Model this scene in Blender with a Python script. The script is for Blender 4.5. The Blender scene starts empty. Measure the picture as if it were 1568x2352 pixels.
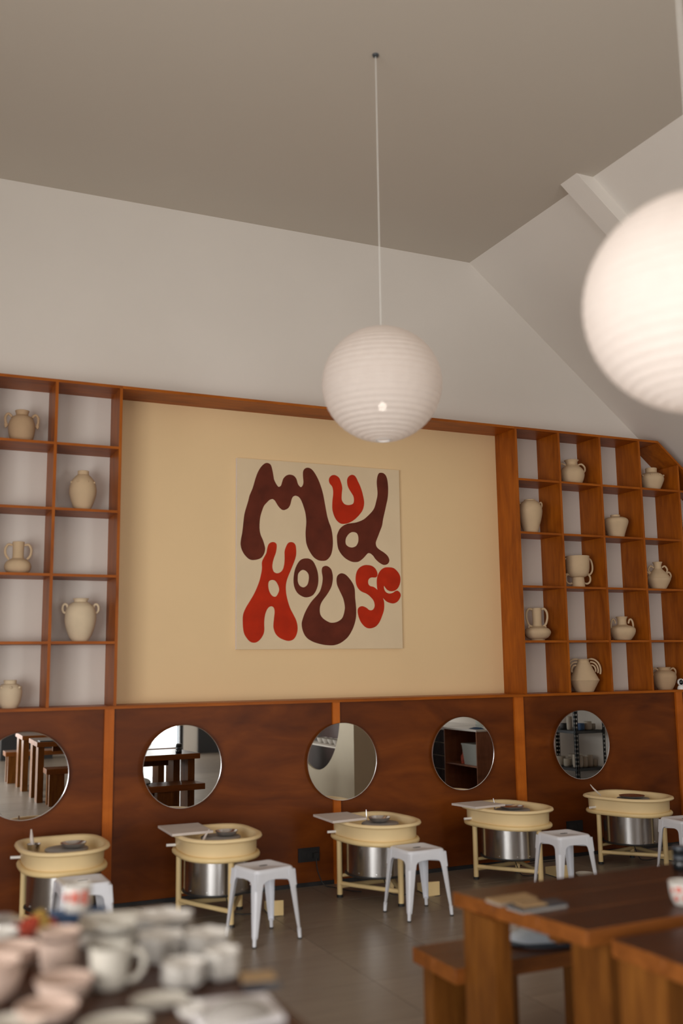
import bpy, bmesh, math, random
from math import pi, sin, cos, radians
from mathutils import Vector, Matrix

random.seed(11)
SC = bpy.context.scene
COL = SC.collection

# ---------------------------------------------------------------- camera
cam_d = bpy.data.cameras.new('camera')
cam = bpy.data.objects.new('camera', cam_d); COL.objects.link(cam)
cam_d.sensor_fit = 'HORIZONTAL'; cam_d.sensor_width = 24.0
cam_d.lens = 2287.0 * 24.0 / 1568.0
CR = Vector((0.91006497, -0.41426697, -0.01283159))
CU = Vector((-0.05123487, -0.14316719, 0.98837146))
CF = Vector((0.41128671, 0.89882481, 0.15151635))
m = Matrix(((CR.x, CU.x, -CF.x, 0), (CR.y, CU.y, -CF.y, -7.5791), (CR.z, CU.z, -CF.z, 1.725), (0, 0, 0, 1)))
cam.matrix_world = m
cam_d.clip_start = 0.05
cam_d.dof.use_dof = True
cam_d.dof.focus_distance = 9.6
cam_d.dof.aperture_fstop = 0.85
SC.camera = cam

# ---------------------------------------------------------------- daylight and exposure
SC.view_settings.view_transform = 'Standard'
SC.view_settings.look = 'None'
SC.view_settings.exposure = -0.2
SC.view_settings.gamma = 1.0
SC.view_settings.use_curve_mapping = False
W = bpy.data.worlds.new('sky'); SC.world = W; W.use_nodes = True
W.node_tree.nodes['Background'].inputs[0].default_value = (0.86, 0.93, 1.0, 1)
W.node_tree.nodes['Background'].inputs[1].default_value = 0.9
SC.cycles.use_denoising = True
SC.cycles.max_bounces = 8
SC.cycles.diffuse_bounces = 5
SC.cycles.sample_clamp_indirect = 4.0
SC.cycles.caustics_reflective = False
SC.cycles.caustics_refractive = False

def daylight(name, loc, rot, sx, sz, power, col):
    l = bpy.data.lights.new(name, 'AREA'); l.shape = 'RECTANGLE'
    l.size = sx; l.size_y = sz; l.energy = power; l.color = col
    o = bpy.data.objects.new(name, l); COL.objects.link(o)
    o.location = loc; o.rotation_euler = rot
    return o
# daylight through the long glazing of the left wall: sky light, and an added upward lamp brightening ceiling and slope like ground bounce
daylight('daylight_left', (-2.98, -7.6, 1.45), (radians(90), 0, radians(-90)), 6.2, 2.5, 580, (1.0, 0.965, 0.92))
daylight('added_ground_bounce', (-5.0, -7.6, 0.02), (radians(180), radians(-25), 0), 3.6, 6.5, 70, (1.0, 0.95, 0.88))
daylight('daylight_rear', (-0.05, -12.2, 1.5), (radians(90), 0, 0), 3.5, 2.4, 170, (1.0, 0.965, 0.93))
daylight('daylight_rear_doors', (5.92, -12.2, 1.35), (radians(90), 0, 0), 1.3, 2.6, 110, (1.0, 0.97, 0.95))

# ---------------------------------------------------------------- helpers
def link(o, parent=None):
    COL.objects.link(o)
    if parent is not None: o.parent = parent
    return o

def finish(bm, name, mat, smooth=40, bevel=0):
    if bevel:
        bmesh.ops.bevel(bm, geom=[e for e in bm.edges if len(e.link_faces) == 2 and e.calc_face_angle(0) > 0.6], offset=bevel, segments=1, affect='EDGES')
    bmesh.ops.recalc_face_normals(bm, faces=bm.faces)
    me = bpy.data.meshes.new(name); bm.to_mesh(me); bm.free()
    for mt in (mat if isinstance(mat, (list, tuple)) else [mat]): me.materials.append(mt)
    if smooth:
        me.polygons.foreach_set('use_smooth', [True] * len(me.polygons))
        me.set_sharp_from_angle(angle=radians(smooth))
    return me

def obj(name, bm, mat, parent=None, loc=(0, 0, 0), rz=0, smooth=40, bevel=0):
    me = bm if isinstance(bm, bpy.types.Mesh) else finish(bm, name, mat, smooth, bevel)
    o = bpy.data.objects.new(name, me); link(o, parent)
    o.location = loc; o.rotation_euler = (0, 0, rz)
    return o

def tag(o, label=None, cat=None, group=None, kind=None):
    if label: o['label'] = label
    if cat: o['category'] = cat
    if group: o['group'] = group
    if kind: o['kind'] = kind
    return o

def thing(name, label, cat, loc=(0, 0, 0), rz=0, group=None):
    o = bpy.data.objects.new(name, None); link(o); o.empty_display_size = 0.1
    o.location = loc; o.rotation_euler = (0, 0, rz)
    return tag(o, label, cat, group)

def copy_tree(src, loc, rz, label):
    c = src.copy(); COL.objects.link(c); c.location = loc; c.rotation_euler = (0, 0, rz); c['label'] = label
    for ch in src.children:
        a = ch.copy(); COL.objects.link(a); a.parent = c
        for g in ch.children:
            b = g.copy(); COL.objects.link(b); b.parent = a
    return c

def struct(name, bm, mat, label=None, parent=None, smooth=40, bevel=0):
    o = obj(name, bm, mat, parent, smooth=smooth, bevel=bevel); o['kind'] = 'structure'
    if label: o['label'] = label
    return o

def nb(): return bmesh.new()

def box(bm, x0, x1, y0, y1, z0, z1, mi=0):
    v = [bm.verts.new(p) for p in ((x0, y0, z0), (x1, y0, z0), (x1, y1, z0), (x0, y1, z0), (x0, y0, z1), (x1, y0, z1), (x1, y1, z1), (x0, y1, z1))]
    for q in ((3, 2, 1, 0), (4, 5, 6, 7), (0, 1, 5, 4), (1, 2, 6, 5), (2, 3, 7, 6), (3, 0, 4, 7)):
        f = bm.faces.new([v[i] for i in q]); f.material_index = mi
    return v

def bx(*a): b = nb(); box(b, *a); return b

def prism(bm, pts, axis, a0, a1):
    """pts polygon in the plane normal to axis (x: (y,z), y: (x,z), z: (x,y))"""
    def P(p, a):
        return {'x': (a, p[0], p[1]), 'y': (p[0], a, p[1]), 'z': (p[0], p[1], a)}[axis]
    A = [bm.verts.new(P(p, a0)) for p in pts]; B = [bm.verts.new(P(p, a1)) for p in pts]
    n = len(pts)
    bm.faces.new(A); bm.faces.new(B[::-1])
    for i in range(n): bm.faces.new((A[i], B[i], B[(i + 1) % n], A[(i + 1) % n]))

def lathe(bm, prof, seg=40, cx=0, cy=0, sx=1, sy=1, fn=None):
    rings = []
    for r, z in prof:
        if r < 1e-5: rings.append([bm.verts.new((cx, cy, z))])
        else:
            ring = []
            for i in range(seg):
                a = 2 * pi * i / seg
                k = fn(a, r, z) if fn else 1
                ring.append(bm.verts.new((cx + r * cos(a) * sx * k, cy + r * sin(a) * sy * k, z)))
            rings.append(ring)
    for a, b in zip(rings, rings[1:]):
        if len(a) == 1 and len(b) == 1: continue
        for i in range(seg):
            j = (i + 1) % seg
            if len(a) == 1: bm.faces.new((a[0], b[i], b[j]))
            elif len(b) == 1: bm.faces.new((a[i], a[j], b[0]))
            else: bm.faces.new((a[i], a[j], b[j], b[i]))

def tube(bm, pts, r, seg=8, closed=False, caps=True):
    pts = [Vector(p) for p in pts]; n = len(pts)
    rr = r if isinstance(r, (list, tuple)) else [r] * n
    tang = []
    for i in range(n):
        if closed: t = pts[(i + 1) % n] - pts[i - 1]
        else: t = pts[min(i + 1, n - 1)] - pts[max(i - 1, 0)]
        tang.append(t.normalized())
    t0 = tang[0]
    nrm = t0.orthogonal().normalized()
    rings = []
    for i in range(n):
        if i:
            q = tang[i - 1].rotation_difference(tang[i]); nrm = q @ nrm
        b = tang[i].cross(nrm).normalized()
        rings.append([bm.verts.new(pts[i] + (nrm * cos(2 * pi * k / seg) + b * sin(2 * pi * k / seg)) * rr[i]) for k in range(seg)])
    m = n if closed else n - 1
    for i in range(m):
        A, B = rings[i], rings[(i + 1) % n]
        off = 0
        if closed and i == n - 1:
            off = min(range(seg), key=lambda o: (A[0].co - B[o].co).length)
        for k in range(seg):
            bm.faces.new((A[k], A[(k + 1) % seg], B[(k + 1 + off) % seg], B[(k + off) % seg]))
    if caps and not closed:
        bm.faces.new(rings[0][::-1]); bm.faces.new(rings[-1])

def smooth_pts(P, sub=4, closed=False):
    P = [Vector(p) for p in P]; n = len(P); out = []
    for i in range(n if closed else n - 1):
        if closed: a, b, c, d = P[i - 1], P[i], P[(i + 1) % n], P[(i + 2) % n]
        else: a, b, c, d = P[max(i - 1, 0)], P[i], P[i + 1], P[min(i + 2, n - 1)]
        for k in range(sub):
            t = k / sub
            out.append(0.5 * ((2 * b) + (c - a) * t + (2 * a - 5 * b + 4 * c - d) * t * t + (3 * b - a - 3 * c + d) * t ** 3))
    if not closed: out.append(P[-1])
    return out

# ---------------------------------------------------------------- materials
def new_mat(name):
    mt = bpy.data.materials.new(name); mt.use_nodes = True
    nt = mt.node_tree; return mt, nt, nt.nodes['Principled BSDF']

def N(nt, t, **kw):
    n = nt.nodes.new(t)
    for k, v in kw.items(): setattr(n, k, v)
    return n

def plain(name, col, rough=0.5, metal=0.0, var=0.06, scale=6.0, bump=0.0, bscale=60.0, spec=0.5, emit=None, es=1.0):
    mt, nt, b = new_mat(name)
    tc = N(nt, 'ShaderNodeTexCoord'); nz = N(nt, 'ShaderNodeTexNoise'); nz.inputs['Scale'].default_value = scale; nz.inputs['Detail'].default_value = 5
    nt.links.new(tc.outputs['Object'], nz.inputs['Vector'])
    rp = N(nt, 'ShaderNodeValToRGB'); cr = rp.color_ramp
    cr.elements[0].position = 0.3; cr.elements[1].position = 0.7
    cr.elements[0].color = [max(0, c * (1 - var)) for c in col] + [1]
    cr.elements[1].color = [min(1, c * (1 + var)) for c in col] + [1]
    nt.links.new(nz.outputs['Fac'], rp.inputs['Fac']); nt.links.new(rp.outputs['Color'], b.inputs['Base Color'])
    b.inputs['Roughness'].default_value = rough; b.inputs['Metallic'].default_value = metal
    b.inputs['Specular IOR Level'].default_value = spec
    if bump:
        n2 = N(nt, 'ShaderNodeTexNoise'); n2.inputs['Scale'].default_value = bscale; n2.inputs['Detail'].default_value = 4
        nt.links.new(tc.outputs['Object'], n2.inputs['Vector'])
        bp = N(nt, 'ShaderNodeBump'); bp.inputs['Strength'].default_value = bump; bp.inputs['Distance'].default_value = 0.004
        nt.links.new(n2.outputs['Fac'], bp.inputs['Height']); nt.links.new(bp.outputs['Normal'], b.inputs['Normal'])
    if emit:
        b.inputs['Emission Color'].default_value = (*emit, 1); b.inputs['Emission Strength'].default_value = es
    return mt

def wood(name, dark, mid, light, grain=(1, 12, 12), rough=0.42, blotch=(0.7, 2, 2), bamt=0.55, coat=0.0, obinfo=False):
    mt, nt, b = new_mat(name)
    tc = N(nt, 'ShaderNodeTexCoord')
    vec = tc.outputs['Object']
    if obinfo:
        oi = N(nt, 'ShaderNodeObjectInfo'); ad = N(nt, 'ShaderNodeVectorMath', operation='ADD')
        mu = N(nt, 'ShaderNodeMath', operation='MULTIPLY'); mu.inputs[1].default_value = 37.0
        nt.links.new(oi.outputs['Random'], mu.inputs[0]); nt.links.new(vec, ad.inputs[0]); nt.links.new(mu.outputs[0], ad.inputs[1]); vec = ad.outputs[0]
    mp = N(nt, 'ShaderNodeMapping'); mp.inputs['Scale'].default_value = grain
    nt.links.new(vec, mp.inputs['Vector'])
    nz = N(nt, 'ShaderNodeTexNoise'); nz.inputs['Scale'].default_value = 3.0; nz.inputs['Detail'].default_value = 9; nz.inputs['Roughness'].default_value = 0.62; nz.inputs['Distortion'].default_value = 0.6
    nt.links.new(mp.outputs[0], nz.inputs['Vector'])
    mp2 = N(nt, 'ShaderNodeMapping'); mp2.inputs['Scale'].default_value = blotch
    nt.links.new(vec, mp2.inputs['Vector'])
    n2 = N(nt, 'ShaderNodeTexNoise'); n2.inputs['Scale'].default_value = 2.2; n2.inputs['Detail'].default_value = 4; n2.inputs['Distortion'].default_value = 0.9
    nt.links.new(mp2.outputs[0], n2.inputs['Vector'])
    mx = N(nt, 'ShaderNodeMix'); mx.inputs[0].default_value = bamt
    nt.links.new(nz.outputs['Fac'], mx.inputs[2]); nt.links.new(n2.outputs['Fac'], mx.inputs[3])
    rp = N(nt, 'ShaderNodeValToRGB'); cr = rp.color_ramp
    cr.elements[0].position = 0.32; cr.elements[0].color = (*dark, 1)
    cr.elements[1].position = 0.68; cr.elements[1].color = (*light, 1)
    e = cr.elements.new(0.5); e.color = (*mid, 1)
    nt.links.new(mx.outputs[0], rp.inputs['Fac']); nt.links.new(rp.outputs['Color'], b.inputs['Base Color'])
    b.inputs['Roughness'].default_value = rough
    b.inputs['Specular IOR Level'].default_value = 0.22
    b.inputs['Coat Weight'].default_value = coat; b.inputs['Coat Roughness'].default_value = 0.25
    bp = N(nt, 'ShaderNodeBump'); bp.inputs['Strength'].default_value = 0.12; bp.inputs['Distance'].default_value = 0.002
    nt.links.new(nz.outputs['Fac'], bp.inputs['Height']); nt.links.new(bp.outputs['Normal'], b.inputs['Normal'])
    return mt

def sc3(c, k): return tuple(x * k for x in c)
M = {}
wd = (0.22, 0.050, 0.003); wm = (0.34, 0.086, 0.005); wl = (0.46, 0.126, 0.008)
M['wood_z'] = wood('varnished_wood_upright', wd, wm, wl, (11, 11, 1), 0.4, (3, 3, 0.8))
M['wood_x'] = wood('varnished_wood_board', wd, wm, wl, (1, 11, 11), 0.4, (0.8, 3, 3))
pd = (0.085, 0.019, 0.003); pm = (0.145, 0.034, 0.0045); pl_ = (0.22, 0.055, 0.007)
M['ply'] = wood('stained_plywood', pd, pm, pl_, (1.2, 3, 5), 0.40, (0.5, 1, 1.6), 0.80)
M['batten'] = wood('orange_batten_wood', (0.36, 0.085, 0.008), (0.48, 0.12, 0.011), (0.58, 0.155, 0.015), (12, 12, 1), 0.4)
td = (0.10, 0.028, 0.008); tm = (0.17, 0.05, 0.014); tl = (0.26, 0.085, 0.024)
M['table_top'] = wood('dark_table_wood', (0.03, 0.009, 0.0035), (0.05, 0.015, 0.005), (0.075, 0.024, 0.008), (1, 8, 8), 0.33, (0.6, 3, 3), 0.4)
M['plank_edge'] = wood('lighter_plank_edge', (0.15, 0.046, 0.009), (0.22, 0.07, 0.014), (0.30, 0.10, 0.02), (1, 8, 8), 0.4, (1, 3, 3), 0.4)
M['table_leg'] = wood('table_leg_wood', (0.10, 0.033, 0.007), (0.17, 0.06, 0.011), (0.25, 0.095, 0.017), (8, 8, 1), 0.38, (3, 3, 0.6), 0.4)
M['bench_top'] = wood('bench_wood', (0.07, 0.021, 0.005), (0.115, 0.036, 0.008), (0.17, 0.056, 0.013), (1, 8, 8), 0.38, (0.6, 3, 3), 0.4)
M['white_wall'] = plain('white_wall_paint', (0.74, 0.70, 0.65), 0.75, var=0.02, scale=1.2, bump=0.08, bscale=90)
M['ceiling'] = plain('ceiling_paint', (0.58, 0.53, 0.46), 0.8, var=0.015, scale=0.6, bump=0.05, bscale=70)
M['yellow'] = plain('pale_yellow_paint', (0.80, 0.59, 0.33), 0.6, var=0.02, scale=1.0, bump=0.06, bscale=90)
M['beige'] = plain('beige_paint', (0.62, 0.56, 0.44), 0.7, var=0.02)
M['canvas'] = plain('canvas_ground', (0.72, 0.58, 0.39), 0.8, var=0.03, scale=3, bump=0.15, bscale=400, spec=0.2)
M['canvas_edge'] = plain('bare_canvas_edge', (0.82, 0.78, 0.78), 0.8, var=0.02)
M['maroon'] = plain('maroon_paint', (0.115, 0.022, 0.010), 0.7, var=0.22, scale=7, spec=0.2)
M['red'] = plain('red_paint', (0.45, 0.023, 0.003), 0.7, var=0.15, scale=6, spec=0.2)
M['clay'] = plain('bisque_clay', (0.58, 0.43, 0.27), 0.85, var=0.05, scale=9, bump=0.12, bscale=120)
M['clay2'] = plain('darker_bisque_clay', (0.47, 0.32, 0.19), 0.85, var=0.05, scale=9, bump=0.12, bscale=120)
M['clay_pale'] = plain('pale_bisque_clay', (0.66, 0.54, 0.38), 0.85, var=0.05, scale=9, bump=0.12, bscale=120)
M['greenware'] = plain('grey_white_greenware', (0.47, 0.44, 0.385), 0.8, var=0.06, scale=12, bump=0.1)
M['pinkware'] = plain('pinkish_bisque', (0.56, 0.42, 0.35), 0.8, var=0.06, scale=10, bump=0.1)
M['whiteware'] = plain('white_bisque', (0.60, 0.57, 0.53), 0.7, var=0.05, scale=12)
M['cream'] = plain('cream_plastic', (0.88, 0.70, 0.40), 0.42, var=0.03)
M['cream_metal'] = plain('cream_enamel', (0.85, 0.65, 0.33), 0.4, var=0.03)
M['stool'] = plain('white_enamel_steel', (0.78, 0.81, 0.88), 0.32, var=0.02)
M['rubber'] = plain('black_rubber', (0.02, 0.02, 0.02), 0.6)
M['black'] = plain('matt_black', (0.018, 0.018, 0.02), 0.5)
M['grey'] = plain('grey_slip_tray', (0.30, 0.28, 0.26), 0.5, var=0.15)
M['board'] = plain('grey_white_batt', (0.66, 0.60, 0.56), 0.6, var=0.05)
M['alu'] = plain('bright_aluminium', (0.75, 0.75, 0.77), 0.22, 1.0, var=0.08, scale=14)
M['white_plastic'] = plain('white_plastic', (0.82, 0.82, 0.82), 0.35)
M['grout'] = plain('pale_grout', (0.42, 0.40, 0.36), 0.8)
M['dark_brown'] = plain('dark_brown_paint', (0.055, 0.022, 0.02), 0.5)
M['darkgrey_steel'] = plain('dark_slotted_steel', (0.06, 0.07, 0.08), 0.45, 0.3)
M['tan_card'] = plain('tan_card', (0.36, 0.23, 0.11), 0.7)
M['slate'] = plain('dark_slate_cover', (0.035, 0.045, 0.06), 0.4)
M['pale_cloth'] = plain('pale_blue_cloth', (0.50, 0.56, 0.62), 0.8, var=0.12, scale=14, bump=0.3)
M['paper'] = plain('white_paper', (0.76, 0.74, 0.76), 0.7, var=0.02)
M['snack_red'] = plain('red_wrapper', (0.6, 0.09, 0.05), 0.3, var=0.3, scale=30)
M['snack_yellow'] = plain('yellow_wrapper', (0.75, 0.5, 0.12), 0.3, var=0.3, scale=30)
M['blue_cloth'] = plain('blue_cloth', (0.05, 0.11, 0.24), 0.7, var=0.2, scale=20)
M['cord'] = plain('white_cord', (0.75, 0.75, 0.72), 0.5)
M['tile_black'] = plain('glossy_black_tile', (0.025, 0.012, 0.013), 0.15)
M['gold'] = plain('gold_grout', (0.75, 0.55, 0.28), 0.4)
M['cabinet'] = wood('reddish_cabinet_wood', (0.17, 0.065, 0.035), (0.27, 0.11, 0.06), (0.38, 0.16, 0.09), (8, 8, 1), 0.4)
M['dark_glass'] = plain('dark_glass', (0.01, 0.012, 0.014), 0.08)
M['floor_rest'] = plain('plain_floor', (0.17, 0.135, 0.105), 0.35, var=0.15, scale=1.5)

# brushed stainless steel: vertical streaks around the drum
mt, nt, b = new_mat('brushed_steel'); M['steel'] = mt
tc = N(nt, 'ShaderNodeTexCoord'); mp = N(nt, 'ShaderNodeMapping'); mp.inputs['Scale'].default_value = (18, 18, 0.6)
nz = N(nt, 'ShaderNodeTexNoise'); nz.inputs['Scale'].default_value = 2.5; nz.inputs['Detail'].default_value = 6
nt.links.new(tc.outputs['Object'], mp.inputs[0]); nt.links.new(mp.outputs[0], nz.inputs['Vector'])
rp = N(nt, 'ShaderNodeValToRGB'); rp.color_ramp.elements[0].color = (0.5, 0.49, 0.48, 1); rp.color_ramp.elements[1].color = (0.78, 0.78, 0.79, 1)
nt.links.new(nz.outputs['Fac'], rp.inputs['Fac']); nt.links.new(rp.outputs['Color'], b.inputs['Base Color'])
b.inputs['Metallic'].default_value = 1; b.inputs['Roughness'].default_value = 0.2
b.inputs['Anisotropic'].default_value = 0.5

# mirror
mt, nt, b = new_mat('mirror_silver'); M['mirror'] = mt
b.inputs['Base Color'].default_value = (0.86, 0.88, 0.87, 1); b.inputs['Metallic'].default_value = 1; b.inputs['Roughness'].default_value = 0.0

# paper lantern: thin paper, some light passes
def paper_mat():
    mt, nt, b = new_mat('lantern_paper'); nt.nodes.remove(b)
    out = nt.nodes['Material Output']
    tc = N(nt, 'ShaderNodeTexCoord'); nz = N(nt, 'ShaderNodeTexNoise'); nz.inputs['Scale'].default_value = 20; nz.inputs['Detail'].default_value = 6
    nt.links.new(tc.outputs['Object'], nz.inputs['Vector'])
    rp = N(nt, 'ShaderNodeValToRGB'); rp.color_ramp.elements[0].color = (0.86, 0.79, 0.745, 1); rp.color_ramp.elements[1].color = (0.94, 0.88, 0.84, 1)
    nt.links.new(nz.outputs['Fac'], rp.inputs['Fac'])
    d = N(nt, 'ShaderNodeBsdfDiffuse'); t = N(nt, 'ShaderNodeBsdfTranslucent'); g = N(nt, 'ShaderNodeBsdfTransparent')
    nt.links.new(rp.outputs['Color'], d.inputs['Color']); nt.links.new(rp.outputs['Color'], t.inputs['Color'])
    m1 = N(nt, 'ShaderNodeMixShader'); m1.inputs[0].default_value = 0.42
    nt.links.new(d.outputs[0], m1.inputs[1]); nt.links.new(t.outputs[0], m1.inputs[2])
    m2 = N(nt, 'ShaderNodeMixShader'); m2.inputs[0].default_value = 0.025
    nt.links.new(m1.outputs[0], m2.inputs[1]); nt.links.new(g.outputs[0], m2.inputs[2])
    nt.links.new(m2.outputs[0], out.inputs['Surface'])
    return mt
M['lantern'] = paper_mat()
mt, nt, b = new_mat('bulb_glow'); M['bulb'] = mt
b.inputs['Emission Color'].default_value = (1, 0.9, 0.78, 1); b.inputs['Emission Strength'].default_value = 18.0

# clear plastic / glass
mt, nt, b = new_mat('clear_glass'); M['glass'] = mt
b.inputs['Base Color'].default_value = (0.9, 0.95, 0.95, 1); b.inputs['Roughness'].default_value = 0.03
b.inputs['Transmission Weight'].default_value = 1.0; b.inputs['IOR'].default_value = 1.05
mt, nt, b = new_mat('cloudy_plastic'); M['cloudy'] = mt
b.inputs['Base Color'].default_value = (0.55, 0.6, 0.6, 1); b.inputs['Roughness'].default_value = 0.35; b.inputs['Alpha'].default_value = 0.75

# floor tile: grey-brown wood-look porcelain, varies tile by tile
def tile_mat():
    mt, nt, b = new_mat('wood_look_tile')
    tc = N(nt, 'ShaderNodeTexCoord'); oi = N(nt, 'ShaderNodeObjectInfo')
    mu = N(nt, 'ShaderNodeMath', operation='MULTIPLY'); mu.inputs[1].default_value = 53.0
    nt.links.new(oi.outputs['Random'], mu.inputs[0])
    ad = N(nt, 'ShaderNodeVectorMath', operation='ADD'); nt.links.new(tc.outputs['Object'], ad.inputs[0]); nt.links.new(mu.outputs[0], ad.inputs[1])
    mp = N(nt, 'ShaderNodeMapping'); mp.inputs['Scale'].default_value = (1.2, 9, 1); nt.links.new(ad.outputs[0], mp.inputs[0])
    nz = N(nt, 'ShaderNodeTexNoise'); nz.inputs['Scale'].default_value = 2.5; nz.inputs['Detail'].default_value = 7; nz.inputs['Distortion'].default_value = 0.4
    nt.links.new(mp.outputs[0], nz.inputs['Vector'])
    rp = N(nt, 'ShaderNodeValToRGB'); cr = rp.color_ramp
    cr.elements[0].position = 0.25; cr.elements[1].position = 0.75
    cr.elements[0].color = (0.225, 0.185, 0.148, 1); cr.elements[1].color = (0.28, 0.235, 0.19, 1)
    nt.links.new(nz.outputs['Fac'], rp.inputs['Fac'])
    hs = N(nt, 'ShaderNodeHueSaturation')
    ma = N(nt, 'ShaderNodeMapRange'); ma.inputs[3].default_value = 0.9; ma.inputs[4].default_value = 1.1
    nt.links.new(oi.outputs['Random'], ma.inputs[0]); nt.links.new(ma.outputs[0], hs.inputs['Value'])
    nt.links.new(rp.outputs['Color'], hs.inputs['Color']); nt.links.new(hs.outputs['Color'], b.inputs['Base Color'])
    b.inputs['Roughness'].default_value = 0.36
    b.inputs['Specular IOR Level'].default_value = 0.35
    bp = N(nt, 'ShaderNodeBump'); bp.inputs['Strength'].default_value = 0.08; bp.inputs['Distance'].default_value = 0.002
    nt.links.new(nz.outputs['Fac'], bp.inputs['Height']); nt.links.new(bp.outputs['Normal'], b.inputs['Normal'])
    return mt
M['tile'] = tile_mat()

# ================================================================ THE ROOM
XL, XR, YR, YW = -2.8, 8.15, -12.0, 0.34      # left wall, right wall, rear wall, back wall face
ZC, XS = 5.61, 5.04                            # flat ceiling height, where the right slope starts
TS = math.tan(radians(38.9))

floor = struct('floor', bx(XL - .1, XR + .1, YR - .1, YW + .1, -0.10, -0.008), M['grout'], 'floor of grey brown wood look tiles with pale grout lines')
tile_me = {}
for i in range(-5, 14):
    for j in range(-11, 4):
        x0, y0 = 0.15 + 0.6 * i, -1.75 + 0.6 * j
        x1, y1 = x0 + 0.6, y0 + 0.6
        x0, x1, y1 = max(x0, XL + .002), min(x1, XR - .002), min(y1, YW - .002)
        if x1 - x0 < 0.05 or y1 - y0 < 0.05: continue
        key = (round(x1 - x0, 3), round(y1 - y0, 3))
        if key not in tile_me:
            w, d = key; tile_me[key] = finish(bx(.002, w - .002, .002, d - .002, -0.008, 0.0), 'floor_tile', M['tile'], 0)
        obj('floor_tile', tile_me[key], None, floor, loc=(x0, y0, 0))
obj('rear_flooring', bx(XL, XR, YR, -1.75 - 6.6, -0.008, 0), M['floor_rest'], floor)

# wall seen in the photograph (with the shelving)
wf = struct('wall_front', bx(XL - .1, XR + .1, YW, YW + .15, 0, ZC + .1), M['white_wall'], 'tall white wall behind the wooden shelving')
obj('yellow_panel', bx(1.602, 5.256, YW - .006, YW, 1.444, 3.886), M['yellow'], wf)
# wood wainscot under the ledge, split in sheets between the battens
WX = [XL, -0.05, 1.550, 3.393, 5.176, 7.02, XR]
for a, c in zip(WX, WX[1:]):
    obj('plywood_panel', bx(a + .001, c - .001, 0.010, YW, 0.0, 1.424), M['ply'], wf)
wl_ = struct('wall_right', bx(XR, XR + .12, YR, YW, 0, ZC + .1), M['white_wall'], 'white right hand wall seen only in the mirrors')
# left wall with a long glazed opening
b = nb()
box(b, XL - .12, XL, YR, YW, 2.72, ZC + .1); box(b, XL - .12, XL, YR, YW, 0, 0.18)
box(b, XL - .12, XL, -4.5, YW, 0.18, 2.72); box(b, XL - .12, XL, YR, -10.7, 0.18, 2.72)
struct('wall_left', b, M['white_wall'], 'white wall with the long window behind the camera left')
w1 = struct('window_1', bx(XL - .08, XL - .03, -10.7, -4.5, 1.9, 1.94), M['black'])
for y in (-4.5, -6.05, -7.6, -9.15, -10.7):
    obj('window_frame', bx(XL - .08, XL - .03, y - .025, y + .025, .18, 2.72), M['black'], w1)
for z in (.18, 2.68): obj('window_frame', bx(XL - .08, XL - .03, -10.7, -4.5, z, z + .04), M['black'], w1)
# rear wall with glass doors
b = nb()
box(b, XL, XR, YR - .12, YR, 2.72, ZC + .1); box(b, XL, -1.8, YR - .12, YR, 0, 2.72); box(b, -1.8, 1.7, YR - .12, YR, 0, .3); box(b, 1.7, 5.2, YR - .12, YR, 0, 2.72); box(b, 6.65, XR, YR - .12, YR, 0, 2.72)
struct('wall_rear', b, M['white_wall'], 'rear wall seen only in the mirrors')
d1 = struct('door_1', bx(5.2, 6.65, YR - .08, YR - .02, 2.1, 2.15), M['black'])
for x in (5.24, 5.95, 6.61): obj('door_frame', bx(x - .04, x + .04, YR - .08, YR - .02, 0, 2.72), M['black'], d1)
obj('door_frame', bx(5.2, 6.65, YR - .08, YR - .02, 2.64, 2.72), M['black'], d1)
w2 = struct('window_2', bx(-1.8, 1.7, YR - .08, YR - .03, 1.9, 1.94), M['black'])
for x in (-1.78, -.62, .54, 1.68): obj('window_frame', bx(x - .02, x + .02, YR - .08, YR - .03, .3, 2.72), M['black'], w2)
struct('trim_20', bx(6.95, 8.1, YR, YR + .05, 0, 2.6), M['black'], 'dark panelled recess in the rear wall seen only in the mirrors')

struct('trim_21', bx(2.0, 2.9, YR, YR + .4, 0, 1.3), M['black'], 'dark low unit along the rear wall seen only in the mirrors')
# ceiling: flat part, right slope, left slope
xe = XR + .1
t = .12
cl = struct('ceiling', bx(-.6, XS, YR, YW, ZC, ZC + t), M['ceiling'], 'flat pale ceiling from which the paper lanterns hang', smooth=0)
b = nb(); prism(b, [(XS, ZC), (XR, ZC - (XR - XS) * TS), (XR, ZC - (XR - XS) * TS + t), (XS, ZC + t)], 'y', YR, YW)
obj('sloping_ceiling', b, M['white_wall'], cl, smooth=0)  # slope coloured lighter than the flat ceiling to stand for window light
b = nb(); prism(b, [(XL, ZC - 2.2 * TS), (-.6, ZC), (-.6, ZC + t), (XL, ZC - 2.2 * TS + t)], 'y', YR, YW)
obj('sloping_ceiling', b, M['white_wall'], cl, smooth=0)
# boxed beam running down the slope, proud of it
b = nb(); dx = .165
zz = lambda x: ZC - (x - XS) * TS
prism(b, [(XS - dx, ZC), (XR, zz(XR) - dx * TS), (XR, zz(XR)), (XS, ZC)], 'y', -1.55, -1.34)
struct('trim_1', b, M['white_wall'], 'boxed white beam running down the sloping ceiling', smooth=0)

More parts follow.
